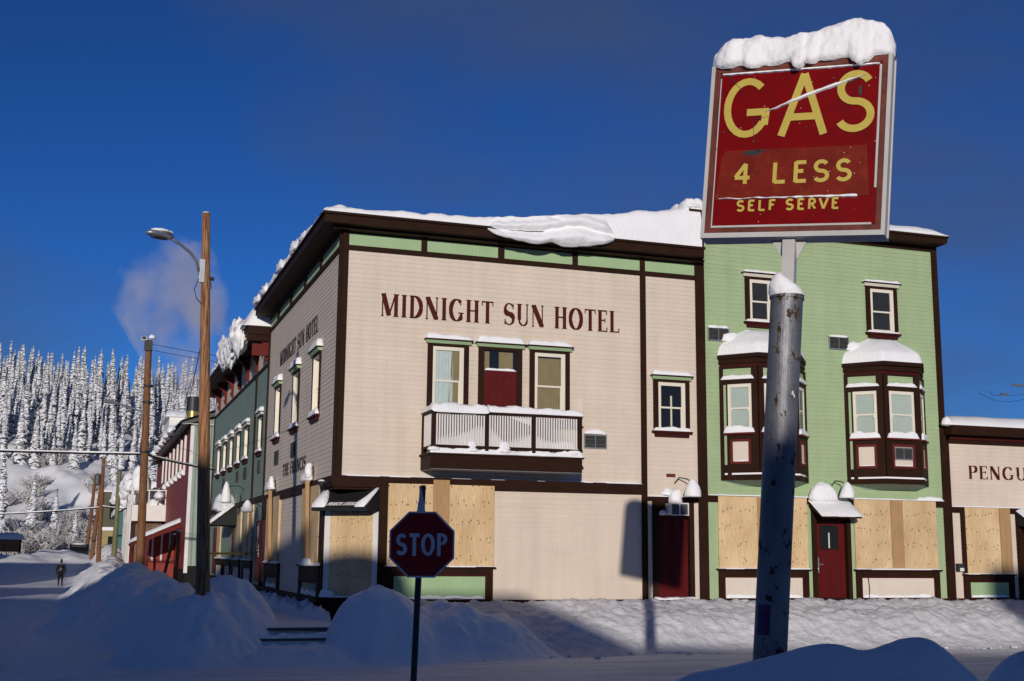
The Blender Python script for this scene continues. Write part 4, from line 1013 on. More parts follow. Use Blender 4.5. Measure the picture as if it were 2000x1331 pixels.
# ---------------------------------------------------------------- ground
def smooth(a, b, x): t = min(1, max(0, (x-a)/(b-a))); return t*t*(3-2*t)
def gz(x, y):
    z = -1.12-.36*smooth(5, 50, y)+1.75*smooth(66, 100, y)
    return z+.035*noise.noise(Vector((x*.35, y*.35, .5)))+.02*noise.noise(Vector((x*1.3, y*1.3, 2.5)))
def steps(*seg):
    out = []
    for a, b, n in seg: out += [a+(b-a)*i/n for i in range(n)]
    return out+[seg[-1][1]]
def field(name, xs, ys, fn, mat, mi=None):
    m = M(); ny = len(ys); vs = [(x, y, fn(x, y)) for x in xs for y in ys]
    m.add(vs, [(i*ny+j, (i+1)*ny+j, (i+1)*ny+j+1, i*ny+j+1) for i in range(len(xs)-1) for j in range(ny-1)])
    return m.build(name, mat, None, True, fixn=False)
o = field('ground', steps((-900,-60,14),(-60,-20,40),(-20,26,184),(26,80,40),(80,900,14)), steps((-300,-60,10),(-60,-32,28),(-32,14,184),(14,110,150),(110,260,20),(260,900,8)), gz, 'snow'); tag(o, None, None, kind='structure')
o = field('road', steps((-60,-20,40),(-20,26,184),(26,80,40)), steps((-21,-3.2,71)), lambda x, y: gz(x,y)+.018+.03*noise.noise(Vector((x*.12, y*2.6, 4)))-sum(.05*math.exp(-((y+c+.25*math.sin(x*.25+c))/.16)**2) for c in (4.6,6.1,7.4,9.0,11.2,12.9,15,16.6))-.10*(smooth(-4.2,-3.2,y)+1-smooth(-21,-20,y)), 'snow_road'); tag(o, None, None, kind='structure')
o = field('road', steps((-16,-6,40)), steps((-3.2,90,200)), lambda x, y: gz(x,y)+.018+.03*noise.noise(Vector((x*2.0, y*.15, 9)))-.10*(smooth(-7,-6,x)+1-smooth(-16,-15,x)), 'snow_road'); tag(o, None, None, kind='structure')
def pile(name, label, cat, bumps, x0, x1, y0, y1, res, mat='snow', rot=0., lump=.06, ls=1.6, fine=.02, pw=1.25, seed=0, chop=0., group=None):
    nx = int((x1-x0)/res); ny = int((y1-y0)/res); H = {}
    cr_, sr_ = math.cos(rot), math.sin(rot)
    def h(x, y):
        s = 0
        for (bx_, by_, rx, ry, hh) in bumps:
            dx, dy = x-bx_, y-by_; a, b = dx*cr_-dy*sr_, dx*sr_+dy*cr_
            s += (hh*math.exp(-((a/rx)**2+(b/ry)**2)**pw))**4
        s = s**.25
        n = lump*noise.fractal(Vector((x*ls, y*ls, seed)), .8, 2, 4)+fine*noise.fractal(Vector((x*ls*4, y*ls*4, seed+3)), .8, 2, 3)
        if chop: n += chop*(abs(noise.noise(Vector((x*3.1+y*1.2, y*5., seed+5))))-.2)+chop*.6*noise.cell(Vector((x*6+2*y, y*9, seed)))*.5
        return s*(1+.0)+n*min(1, s*2.2)
    m = M(); idx = {}; vs = []; fs = []
    for i in range(nx+1):
        for j in range(ny+1):
            x = x0+(x1-x0)*i/nx; y = y0+(y1-y0)*j/ny; hh = h(x, y); idx[i,j] = len(vs); vs.append((x, y, gz(x,y)+hh-.06)); H[i,j] = hh
    for i in range(nx):
        for j in range(ny):
            q = [(i,j),(i+1,j),(i+1,j+1),(i,j+1)]
            if max(H[k] for k in q) > .025: fs.append(tuple(idx[k] for k in q))
    used = sorted({k for f_ in fs for k in f_}); re = {k: n for n, k in enumerate(used)}
    m.add([vs[k] for k in used], [tuple(re[k] for k in f_) for f_ in fs])
    me = m.build(name, mat, None, True, fixn=False, origin=(bumps[0][0], bumps[0][1], gz(bumps[0][0], bumps[0][1])))
    return tag(me, label, cat, group)
pile('snow_pile', 'big blue-shadowed snow pile around the foot of the tall wooden lamp pole', 'snow pile',
     [(-3.7,7.8,1.35,4.0,1.62),(-2.40,-1.3,1.05,1.5,1.66),(-3.2,-2.3,1.15,1.3,1.42),(-4.7,8.5,1.3,3.4,1.15),(-3.4,2.6,1.1,2.8,1.46)], -8.0, -.4, -5.5, 15, .07, seed=1, lump=.20, ls=1.0, fine=.034, chop=.03, pw=1.35)
pile('snow_pile', 'rounded snow pile between the wooden steps and the stop sign', 'snow pile',
     [(.30,-2.6,.92,1.05,1.46),(.95,-2.5,.85,1.05,1.34),(1.9,-2.0,1.2,1.25,1.06),(3.0,-1.7,1.5,1.4,.98),(-1.2,-3.3,1.6,.9,.40)], -3.2, 6.0, -5.4, -.07, .06, seed=2, lump=.17, ls=1.0, fine=.034, chop=.03, pw=1.55)
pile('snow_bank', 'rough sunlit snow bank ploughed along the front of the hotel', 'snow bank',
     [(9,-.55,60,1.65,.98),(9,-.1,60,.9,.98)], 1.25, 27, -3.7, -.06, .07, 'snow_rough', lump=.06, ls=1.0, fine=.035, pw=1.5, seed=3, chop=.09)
def ridge(name, label, prof, dist, ry, ryf, seed):
    """a smooth pile with a crest profile (a: metres to the right, z) lying across the line from the kerb to the sign"""
    hx, hy = math.sin(YAW), math.cos(YAW); m = M(); n1, n2 = 130, 50; vs = []
    a0, a1 = prof[0][0], prof[-1][0]
    def crest(a):
        k = 0
        while k < len(prof)-2 and a > prof[k+1][0]: k += 1
        P = [prof[max(k-1,0)][1], prof[k][1], prof[k+1][1], prof[min(k+2,len(prof)-1)][1]]; t = (a-prof[k][0])/(prof[k+1][0]-prof[k][0])
        return .5*((2*P[1])+(-P[0]+P[2])*t+(2*P[0]-5*P[1]+4*P[2]-P[3])*t*t+(-P[0]+3*P[1]-3*P[2]+P[3])*t**3)
    for i in range(n1+1):
        a = a0+(a1-a0)*i/n1; zc = crest(a)
        for j in range(n2+1):
            t = -1+2*j/n2; w_ = ryf if t > 0 else ry; d = dist+t*w_*2.2; q = math.exp(-abs(t*2.2)**2.2)
            x, y = CAM.x+hx*d+hy*a, CAM.y+hy*d-hx*a; g = gz(x, y)-.05
            vs.append((x, y, g+(zc-g)*q+.02*noise.fractal(Vector((x*2, y*2, seed)), .8, 2, 3)*q))
    m.add(vs, [(i*(n2+1)+j, (i+1)*(n2+1)+j, (i+1)*(n2+1)+j+1, i*(n2+1)+j+1) for i in range(n1) for j in range(n2)])
    d = dist; a = (a0+a1)/2; o = m.build(name, 'snow', None, True, fixn=False, origin=(CAM.x+hx*d+hy*a, CAM.y+hy*d-hx*a, -1.12)); tag(o, label, 'snow pile')
ridge('snow_pile', 'smooth dark blue humped snow pile in the foreground at the foot of the gas sign',
      [(-.6,-1.2),(-.1,-.75),(.3,-.15),(.65,.22),(.99,.437),(1.25,.50),(1.5,.55),(1.8,.622),(2.04,.590),(2.18,.632),(2.31,.668),(2.43,.638),(2.55,.54),(2.68,.40),(2.9,.05),(3.2,-.6),(3.5,-1.2)], 7.2, .55, .9, 4)
ridge('snow_pile', 'smooth dark blue snow hump cut off by the lower right corner of the photo',
      [(1.7,-1.2),(1.95,-.4),(2.1,.18),(2.22,.46),(2.32,.61),(2.42,.672),(2.55,.68),(2.7,.66),(3.0,.45),(3.4,-.3),(3.8,-1.2)], 6.0, .40, .45, 5)
pile('snow_bank', 'long partly sunlit snow bank along the right edge of the side street', 'snow bank',
     [(-4.2,50,1.5,30,1.75),(-3.4,62,1.3,22,1.9),(-3.2,85,1.5,20,1.6),(-3.6,22,1.3,14,1.75)], -7.2, -.9, 10, 104, .17, lump=.22, ls=.9, fine=.08, seed=6)
pile('snow_bank', 'low blue-shadowed snow bank across the far end of the street', 'snow bank',
     [(-20,92,30,4,.5),(-8,95,3,4,.7),(-6,92,1.6,3,.5)], -45, -4.3, 82, 108, .35, lump=.3, ls=.4, fine=.08, seed=7)

# boardwalk and its two snowy steps
bwk = thing('boardwalk', 'snow-dusted wooden boardwalk and steps at the hotel corner between two snow piles', 'boardwalk', (-1.1, 4, -1.1))
m = M(); m.box(-2.15, -.06, -2.42, 30, -.52, -.46); m.build('deck', 'concrete', bwk)
m = M(); m.box(-2.10, -.1, -2.36, 29.9, -1.1, -.53); m.box(-2.12, -.22, -2.74, -2.37, -1.1, -.705); m.build('riser_snow', 'snow', bwk)
m = M(); m.box(-2.15, -.2, -2.80, -2.43, -.70, -.65); m.build('step', 'concrete', bwk)
m = M(); m.box(.1, 2.2, -1.6, -.1, -.52, -.44); m.build('landing', 'brown', bwk)
m = M(); snow_strip(m, Fr((0,0,0),(1,0,0),(0,-1,0)), -2.13, -.08, -8, 2.40, -.46, .045, 201, nu=40, nt=40, lump=.5, ls=2, endp=4)
snow_strip(m, FRONT, -2.13, -.22, 2.43, 2.79, -.65, .07, 202, nu=40, lump=.6, ls=4)
snow_strip(m, LEFT, -.4, 12, .05, .42, -.46, .22, 203, nu=110, lump=.7, ls=3.5); snow_strip(m, FRONT, .15, 2.1, .2, 1.55, -.44, .09, 204, lump=.7, ls=3)
m.build('snow_cover', 'snow', bwk, smooth=True)

# ---------------------------------------------------------------- the gas sign
GS = thing('gas_sign', 'leaning red GAS sign with yellow lettering and thick snow cap on a rusty pipe', 'sign', (.0, -19.33, -1.12))
psi, ro, pi_ = R(-43.0), R(4.49), R(-2.05)
Rz = Matrix.Rotation(psi, 3, 'Z'); Ry = Matrix(((math.cos(ro),0,math.sin(ro)),(0,1,0),(-math.sin(ro),0,math.cos(ro)))); Rx = Matrix.Rotation(pi_, 3, 'X')
MW = (Rz @ Ry @ Rx).to_4x4(); MW.translation = Vector((.425, -19.423, 4.743))
SF = Fr((0,0,0), (1,0,0), (0,-1,0)); SW, SH_ = .818, .832       # half width, half height
m = M(); t = .035
bx(m, SF, -SW, SW, -.21, -.01, -SH_, SH_)
bx(m, SF, -SW, -SW+t, -.01, .02, -SH_, SH_); bx(m, SF, SW-t, SW, -.01, .02, -SH_, SH_); bx(m, SF, -SW+t, SW-t, -.01, .02, -SH_, -SH_+t*1.3)
bx(m, SF, SW, SW+.012, -.16, -.13, -SH_+.01, SH_-.01)
m.build('cabinet', 'sign_metal', GS, mw=MW)
m = M(); a, w_ = SW-t, .05
bx(m, SF, -a, -a+w_, -.01, .012, -SH_+t*1.3, SH_-.002); bx(m, SF, a-w_, a, -.01, .012, -SH_+t*1.3, SH_-.002); bx(m, SF, -a+w_, a-w_, -.01, .012, -SH_+t*1.3, -SH_+t*1.3+w_); bx(m, SF, -a+w_, a-w_, -.01, .012, SH_-.07, SH_-.002)
m.build('frame', 'sign_frame', GS, mw=MW)
IW, ZB, ZT = a-w_-.004, -SH_+t*1.3+w_+.004, SH_-.072
m = M(); bx(m, SF, -IW, IW, -.008, .0, ZB, ZT); face = m.build('face_panel', 'sign_red', GS, mw=MW)
m = M(); q = [(-IW+.02,-.475),(-IW+.06,-.06),(-IW+.10,.0),(IW-.10,-.005),(IW-.06,-.47)]; m.prism([(x,-.0005,z) for x, z in q], (0,-.004,0)); m.build('repair_panel', 'sign_rust', GS, mw=MW)
for nm, s, u0, u1, z0, h, T in (('lettering','GAS',-.70,.70,.115,.585,.072),('lettering','4 LESS',-.54,.515,-.325,.19,.036),('lettering','SELF SERVE',-.50,.416,-.580,.095,.021)):
    words(nm, 'sign_yellow', GS, SF, s, u0, u1, z0, h, .0045, mw=MW, T=T*2 if s != 'GAS' else .122, t=T*2 if s != 'GAS' else .122, wk=.55 if s == 'GAS' else .5, serif=False, thick=.003, sp=.09 if s == 'GAS' else .22)
m = M(); rr = random.Random(3)   # inner white edging strips
bx(m, SF, IW-.02, IW, .0, .008, -.40, ZT-.02); bx(m, SF, -IW, -IW+.010, .0, .006, ZB, ZT-.05); bx(m, SF, -IW+.01, IW-.03, .0, .006, ZB, ZB+.018); bx(m, SF, -IW+.02, IW-.02, .0, .007, ZT-.016, ZT)
m.build('edge_strip', 'sign_metal', GS, mw=MW)
def ribbon(m, pts, d0, th):
    n = len(pts); vs = []
    for i, (x, z, w) in enumerate(pts):
        for zz, d in ((z-w,d0),(z-w*.6,d0+th),(z+w*.6,d0+th*.6),(z+w,d0)): vs.append(SF(x, d, zz))
    fs = [(i*4+k, (i+1)*4+k, (i+1)*4+k+1, i*4+k+1) for i in range(n-1) for k in range(3)]+[(0,1,2,3),(4*n-1,4*n-2,4*n-3,4*n-4)]
    m.add(vs, fs)
m = M(); pts = []
for i in range(41):
    s = i/40; x = -.29+.89*s; z = .352+.30*s+.018*math.sin(s*3.14)+.007*noise.noise(Vector((s*14,0,0)))
    pts.append((x, z, .004+.020*math.sin(math.pi*min(1, s*1.02))**.8*(.8+.4*noise.noise(Vector((s*8,4,0))))))
ribbon(m, pts, .004, .022)
m.build('snow_streak', 'snow', GS, mw=MW); m = M()
pts = [(-IW+.06+(2*IW-.22)*i/40, -.462-.004*(i/40)+.012*noise.noise(Vector((i*.23,1,0))), max(.0015, .006+.009*(i/40)**1.5+.008*noise.noise(Vector((i*.45,9,0))))) for i in range(41)]; ribbon(m, pts, .003, .018)
m.build('snow_streak', 'snow', GS, mw=MW); m = M()
pts = [(-IW+.02+(2*IW-.06)*i/50, ZT-.012, .012+.006*noise.noise(Vector((i*.5,2,0)))) for i in range(51)]; ribbon(m, pts, .003, .02)
m.build('snow_streak', 'snow', GS, mw=MW); m = M()
for _ in range(34):
    x, z = rr.uniform(-IW, IW), rr.uniform(ZB, ZT); s = rr.uniform(.001,.003); m.prism([(x-s,-.0048,z-s),(x+s,-.0048,z-s),(x+s,-.0048,z+s),(x-s,-.0048,z+s)], (0,-.003,0))
m.build('frost_specks', 'snow', GS, mw=MW)
m = M()
def hole(cx_, cz_, rx, rz, jag, sd):
    r_ = random.Random(sd); n = 18; m.prism([(cx_+rx*math.cos(6.283*k/n)*(1+r_.uniform(-jag,jag)), -.0049, cz_+rz*math.sin(6.283*k/n)*(1+r_.uniform(-jag,jag))) for k in range(n)], (0,-.0012,0))
hole(-.38,-.03,.085,.028,.25,1); hole(-.31,-.01,.05,.010,.3,2); hole(.55,.51,.016,.05,.3,3)
for a_, b_ in (((-.66,.74),(-.52,.58)),((-.40,.27),(-.37,.06)),((-.39,.29),(-.26,.31)),((.42,.56),(.60,.66))):
    d_ = Vector((b_[0]-a_[0], 0, b_[1]-a_[1])).normalized(); nn_ = Vector((-d_.z,0,d_.x))*.0022; A_ = Vector((a_[0],-.0086,a_[1])); B_ = Vector((b_[0],-.0086,b_[1])); m.prism([A_-nn_,B_-nn_,B_+nn_,A_+nn_], (0,-.001,0))
for _ in range(10):
    x, z = rr.uniform(-IW, IW), rr.uniform(ZB, ZT); hole(x, z, .005, .006, .2, _+7)
m.build('cracks', 'dark_metal', GS, mw=MW)
# snow cap bulging over the front
m = M(); nx, nt = 110, 30; vs = []; fs = []
for i in range(nx+1):
    s = i/nx; u = -SW-.03+(2*SW+.05)*s
    e = max(0, 1-abs(2*s-1)**7)**.5
    hh = .27+.10*smooth(.25,.9,s)+.02*math.sin(s*9)-.03*(1-smooth(0,.1,s))
    drip = .0
    for c, w, l in ((.50,.034,.095),(.57,.03,.05),(.845,.038,.075),(.80,.03,.06),(.10,.05,.03),(.25,.05,.045),(.36,.05,.03),(.66,.05,.02)): drip += l*math.exp(-((s-c)/w)**4)
    for j in range(nt+1):
        a = math.pi*j/nt; c_, sn_ = math.cos(a), math.sin(a)
        d = -.10+(.17+.02*math.sin(s*14)+.05*min(1,drip*6))*(1 if c_ > 0 else .85)*(abs(c_)**.6)*(1 if c_ > 0 else -1)*e
        z = SH_-.004+(hh+.01)*e*(sn_**.75)
        if c_ > .75: z -= (drip+.004)*min(1,((c_-.75)/.25))*e
        n_ = .022*noise.fractal(Vector((u*6, d*6, z*6)), .8, 2, 4)
        vs.append(SF(u, d+n_*1.2, z+n_*sn_))
W_n = nt+1
for i in range(nx):
    for j in range(nt): b_ = i*W_n+j; fs.append((b_, b_+W_n, b_+W_n+1, b_+1))
    fs.append((i*W_n, i*W_n+nt, (i+1)*W_n+nt, (i+1)*W_n))
fs += [tuple(range(W_n)), tuple(range(nx*W_n, (nx+1)*W_n))[::-1]]
m.add(vs, fs); m.build('snow_cap', 'snow', GS, mw=MW, smooth=True)
# posts
pt_, pb_ = Vector((.285, -19.44, 3.36)), Vector((-.045, -19.33, -1.3))
ax = (pt_-pb_).normalized()
m = M(); m.tube([pb_, pt_-ax*.03], .140, 40, caps=True); m.tube([pt_-ax*.03, pt_], .150, 40)
m.build('pipe', 'pipe', GS, smooth=False)
m = M(); h_ = .055; top = MW @ Vector((-.02,.10,-SH_+.01)); base = pt_-ax*.3+Vector((.02,0,0))
ux = Rz @ Vector((1,0,0)); uy = Rz @ Vector((0,1,0))
m.hexa([base-ux*h_-uy*h_, base+ux*h_-uy*h_, base+ux*h_+uy*h_, base-ux*h_+uy*h_, top-ux*h_-uy*h_, top+ux*h_-uy*h_, top+ux*h_+uy*h_, top-ux*h_+uy*h_]); m.build('upper_post', 'sign_metal', GS)
m = M()
for sg in (-1, 1): m.prism([top+ux*sg*h_, top+ux*sg*.165, top+ux*sg*h_-Vector((0,0,.20))], uy*.012)
m.build('bracket', 'sign_metal', GS)
m = M(); vs = []; n = 24
for r_, z in ((.15,.0),(.152,.03),(.138,.075),(.10,.125),(.055,.16),(.0,.17)):
    for k in range(n):
        a = 2*math.pi*k/n; vs.append(pt_+Vector((-.02*z/.17,0,0))+Vector((r_*math.cos(a)-.35*z*.6, r_*math.sin(a)-.1*z, z*(1-.25*math.cos(a)))))
m.add(vs, [(i*n+k, i*n+(k+1) % n, (i+1)*n+(k+1) % n, (i+1)*n+k) for i in range(5) for k in range(n)]); m.build('post_snow', 'snow', GS, smooth=True)
class Cyl:    # wraps a sheet round the pipe
    def __init__(s, a0): s.a0 = a0
    def __call__(s, u, d, z):
        q = pb_+ax*z; a = s.a0+u/.140; return q+Vector((math.cos(a), math.sin(a), 0))*(.1415+d)
acam = math.atan2(CAM.y-pb_.y, CAM.x-pb_.x)
m = M(); C_ = Cyl(acam); n = 12
vs = [C_(-.135+.12*i/n, .001, z) for i in range(n+1) for z in (1.77, 2.02)]
m.add(vs, [(2*i,2*i+2,2*i+3,2*i+1) for i in range(n)]); m.build('poster', 'poster', GS, fixn=False)
m = M(); C_ = Cyl(acam); 
vs = [C_(.088+.012*math.cos(k*6.283/14), .002, 3.80+.020*math.sin(k*6.283/14)) for k in range(14)]; vs2 = [C_(.106+.010*math.cos(k*6.283/14), .002, 3.775+.017*math.sin(k*6.283/14)) for k in range(14)]
m.add(vs, [tuple(range(14))]); m.add(vs2, [tuple(range(14))]); m.build('sticker', 'stop_white', GS, fixn=False)

# ---------------------------------------------------------------- stop sign
ST = thing('stop_sign', 'red octagonal stop sign on a thin post, in shade in front of the hotel', 'sign', (-2.14, -16.07, -1.12))
ps = math.atan2(CAM.x+2.1, -(CAM.y+16.08)); STF = Fr((-2.09,-16.08,1.195), (math.cos(-R(20)),math.sin(-R(20)),0), (math.sin(-R(20)),-math.cos(-R(20)),0))
def octa(r): return [(r*math.cos(R(22.5+45*k))/math.cos(R(22.5)), r*math.sin(R(22.5+45*k))/math.cos(R(22.5))) for k in range(8)]
m = M(); m.prism([STF(u,0,z) for u, z in octa(.340)], STF.n*.006); m.build('plate', 'stop_white', ST)
m = M(); m.prism([STF(u,.0062,z) for u, z in octa(.322)], STF.n*.002); m.build('face', 'stop_red', ST)
m = M(); lettering(m, STF, 'STOP', -.265, .255, -.118, .235, .0088, T=.2, t=.16, wk=.19, serif=False, thick=.002, sp=.13); m.build('lettering', 'stop_white', ST)
m = M(); m.tube([(-2.165,-16.03,-1.3), (-2.085,-16.045,1.78)], .034, 12); m.lathe((-2.085,-16.045,1.765), [(.036,0),(.038,.02),(.02,.045)], 12); m.build('post', 'dark_metal', ST, smooth=False)
m = M(); m.prism([STF(-.02,-.005,.62),STF(-.06,-.005,.335),STF(.03,-.005,.335)], STF.n*.012); m.build('bracket', 'stop_white', ST)

# ---------------------------------------------------------------- poles and wires
def pole(name, label, cat, base, top, r0_, r1_, mat='pole_wood', group=None, cap=True):
    base, top = Vector(base), Vector(top); o = thing(name, label, cat, base, group)
    m = M(); n = 14; m.tube([base.lerp(top, i/n) for i in range(n+1)], [r0_+(r1_-r0_)*i/n for i in range(n+1)], 20); m.build('shaft', mat, o)
    if cap: m = M(); snow_blob(m, top, r1_*.95, r1_*.95, .035, 3, .1, n=8); m.build('snow_cap', 'snow', o, smooth=True)
    return o
p1 = pole('lamp_pole', 'tall orange-brown wooden pole with a cobra-head street lamp, nearest on the left', 'lamp pole', (-3.02,-2.36,-1.3), (-3.405,-2.22,8.27), .155, .085)
m = M(); a0 = Vector((-3.46,-2.30,6.85)); pts = [a0, Vector((-3.56,-2.38,7.15)), Vector((-3.70,-2.47,7.31)), Vector((-3.95,-2.66,7.44)), Vector((-4.16,-2.83,7.515))]
m.tube(pts, [.035,.034,.032,.030,.030], 10); m.tube([a0+Vector((0,0,.02)), Vector((-3.44,-2.31,7.2))], .025, 8); arm = m.build('arm', 'metal', p1, smooth=True)
m = M(); m.box(-3.50,-3.38,-2.36,-2.30,6.72,7.22); m.build('mounting_plate', 'metal', p1)
m = M(); d_ = (Vector((-4.62,-3.18,7.50))-Vector((-4.12,-2.80,7.52))); L_ = d_.length; d_.normalize(); pd = Vector((-d_.y,d_.x,0)); c0 = Vector((-4.10,-2.78,7.52))
vs = []; prof = [(0,.04,.05,-.03),(.10,.07,.10,-.05),(.25,.12,.11,-.07),(.45,.135,.09,-.06),(.60,.11,.07,-.045),(.67,.03,.03,-.02)]
for s_, w__, tz, bz in prof:
    for k in range(12):
        a = 2*math.pi*k/12; vs.append(c0+d_*s_+pd*w__*math.cos(a)+Vector((0,0,(tz if math.sin(a) > 0 else -bz)*math.sin(a))))
m.add(vs, [(i*12+k, i*12+(k+1) % 12, (i+1)*12+(k+1) % 12, (i+1)*12+k) for i in range(5) for k in range(12)]+[tuple(range(12)), tuple(range(60,72))]); hd = m.build('lamp_head', 'metal', p1, smooth=True)
m = M(); vs = [c0+d_*(.36+.22*math.cos(k*6.283/16))+pd*.09*math.sin(k*6.283/16)+Vector((0,0,-.074)) for k in range(16)]; m.prism(vs, (0,0,.03)); m.build('lens', 'dark_metal', hd)
m = M(); snow_blob(m, c0+d_*.34+Vector((0,0,.075)), .22, .15, .06, 4, .25, n=9); snow_blob(m, c0+d_*.12+Vector((0,0,.085)), .10, .09, .05, 5, .3, n=8); m.build('snow_cap', 'snow', hd, smooth=True)
m = M()
m.tube([(-3.5,-2.36,6.78),(-3.58,-2.40,6.55),(-3.52,-2.38,6.35),(-3.40,-2.32,6.25)], .010, 6); m.tube([(-3.27,-2.26,6.85),(-3.22,-2.25,6.65),(-3.28,-2.26,6.5)], .010, 6)
m.box(-3.30,-3.17,-2.30,-2.20,6.80,6.86); m.build('service_wires', 'cable', p1)
p2 = pole('utility_pole', 'wooden utility pole with two dark insulators on top, between the lamp pole and the hillside', 'utility pole', (-3.20,25.4,-1.5), (-3.41,25.45,9.93), .19, .13, 'pole_mid')
m = M(); m.box(-3.60,-3.26,25.2,25.32,9.45,9.85); snow_blob(m, (-3.62,25.2,9.92), .10, .1, .12, 3); m.build('insulators', 'dark_metal', p2)
m = M(); snow_blob(m, (-3.6,25.25,9.90), .14, .12, .16, 3); snow_blob(m, (-3.30,25.3,10.0), .14, .12, .14, 4); m.build('top_snow', 'snow', p2, smooth=True)
m = M(); m.tube([(-3.4,25.35,6.8),(-3.9,25.3,6.95),(-4.6,25.2,7.15)], .04, 8); m.tube([(-4.5,25.2,7.13),(-5.05,25.1,7.2)], [.06,.09], 8); m.build('lamp_arm', 'metal', p2)
m = M()
for z in (7.9, 7.2, 5.1): m = M(); m.lathe((-3.33,25.42,z), [(.19,0),(.2,.05),(.19,.1)], 12); m.build('pole_band', 'dark_metal', p2)
pA = pole('utility_pole', 'reddish wooden utility pole far down the street, left of the green lamp post', 'utility pole', (-4.38,77,-1.2), (-4.5,77,8.4), .20, .13, 'pole_dark')
m = M(); m.lathe((-4.85,76.9,6.2), [(.2,0),(.24,.1),(.24,.8),(.16,.9)], 12); m.build('transformer', 'grille', pA)
pB = pole('lamp_post', 'olive green steel lamp post far down the street beside the tan building', 'lamp post', (-3.3,74,-1.0), (-3.25,74,7.2), .22, .16, 'pole_green', cap=False)
m = M(); m.tube([(-3.25,74,7.1),(-3.6,74,7.45),(-4.6,73.9,7.7)], .06, 8); m.build('lamp_arm', 'metal', pB)
pC = pole('utility_pole', 'dark leaning utility pole far down the street, leftmost of the distant poles', 'utility pole', (-5.4,112,-.6), (-4.9,112,9.0), .22, .15, 'pole_dark')
pD = pole('utility_pole', 'thin dark utility pole just left of the reddish distant one', 'utility pole', (-4.9,90,-.6), (-4.45,90,7.6), .20, .13, 'pole_dark')
def wire(label, a, b, sag, r=.012, snow=False, name='power_line', n=24):
    a, b = Vector(a), Vector(b); m = M(); pts = [a.lerp(b, i/n)-Vector((0,0,sag*4*(i/n)*(1-i/n))) for i in range(n+1)]; m.tube(pts, r, 6)
    o = thing(name, label, 'cable', a); m.build('cable', 'cable', o)
    if snow: q = M(); q.tube([p+Vector((0,0,r*1.3)) for p in pts], [r*(.9+.5*noise.noise(p*3)) for p in pts], 6); q.build('snow_line', 'snow', o, smooth=True)
    return o
wire('thick snow-covered black cable crossing the street left of the utility pole', (-3.4,25.4,5.05), (-22,30,5.5), .12, .045, True)
wire('snow-covered black cable from the utility pole to the green wing', (-3.3,25.4,5.05), (-.05,29.5,4.75), .05, .04, True)
wire('thin black cable just above the thick cable over the street', (-3.4,25.4,5.3), (-22,30,5.9), .1, .014)
wire('thin wire slanting from the lamp pole down to the red building', (-3.28,-2.25,6.05), (-.02,58,8.0), .5, .012)
wire('thin upper wire from the top of the utility pole to the roofs', (-3.30,25.4,9.75), (4,24,8.9), .1, .012); wire('thin lower wire from the top of the utility pole to the roofs', (-3.30,25.4,9.5), (4,24,8.6), .1, .012)
wire('black cable strung between the distant poles and the far left', (-4.45,77,4.4), (-22,80,3.6), .3, .05, True)
wire('black cable from the distant poles to the white balcony building', (-4.45,77,4.5), (-1.2,75,4.2), .05, .05, True)
tp_ = M(); tp_.add([(-3.0,-2.2,1.02),(-.07,15.2,.98),(-.07,15.2,1.03),(-3.0,-2.2,1.07)], [(0,1,2,3)]); o = tp_.build('warning_tape', 'tape', None, fixn=False); tag(o, 'yellow warning tape stretched from the lamp pole to the green wing', 'tape')
# a pole just outside the frame on the right carries these two insulator strings
iw = thing('power_line', 'insulator strings and wires above the roof at the right edge', 'cable', (27.5,9.2,7.0))
m = M(); c_ = Vector((26.6,8.7,7.14)); 
m.tube([c_, c_+Vector((.8,.3,.02)), c_+Vector((3,1,.3))], .007, 6); m.tube([c_+Vector((-.7,-.2,.06)), c_+Vector((-.4,-.1,-.10)), c_+Vector((.1,0,-.02))], .007, 6); m.tube([c_+Vector((-1.3,-.4,-.08)), c_+Vector((-.2,0,-.28)), c_+Vector((.6,.2,-.24)), c_+Vector((3,1,.2))], .007, 6); m.build('cable', 'cable', iw)
m = M(); m.tube([c_, c_+Vector((.55,.2,.02))], .045, 8); m.tube([c_+Vector((.75,.2,.42)), c_+Vector((1.9,.6,.46))], .045, 8); m.build('insulators', 'metal', iw)
def post(label, a, b, r):
    o = thing('post', label, 'post', a); m = M(); m.tube([a, Vector(a).lerp(Vector(b),.5), b], [r,r*.95,r*.9], 10); m.build('shaft', 'pole_dark', o); m = M(); snow_blob(m, b, r, r, .05, 2, n=7); m.build('snow_cap', 'snow', o, smooth=True)
post('thin dark upright post standing in snow before the red building', (-3.02,7.0,-.4), (-2.98,7.0,1.62), .05)
post('thin dark leaning post standing in snow left of the upright post', (-3.32,9.5,-.4), (-2.95,9.5,1.55), .05)
# ---------------------------------------------------------------- buildings down the side street
m = M(); rr = random.Random(8)   # loose clods at the toe of the ploughed bank
for k in range(170):
    x = rr.uniform(2, 26); y = -2.6-abs(rr.gauss(0, .35)); s = rr.uniform(.015,.055)*(1.5 if rr.random() < .1 else 1)
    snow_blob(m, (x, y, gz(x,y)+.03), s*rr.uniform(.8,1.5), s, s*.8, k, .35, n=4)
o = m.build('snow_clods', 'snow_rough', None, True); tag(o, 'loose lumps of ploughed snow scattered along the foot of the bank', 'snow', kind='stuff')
RB = thing('red_building', 'long dark red clapboard building with a striped pale metal end wall and a flue', 'building', (4, 60, 0))
def rp(name, mats, fn, smooth=False, parent=RB):
    m = M(); fn(m); return m.build(name, mats, parent, smooth)
EZ = 8.3
def f(m): clap(m, LEFT, 45.15, 82, .0, EZ, e=.15, lap=.02)
rp('side_cladding', 'red_wall', f)
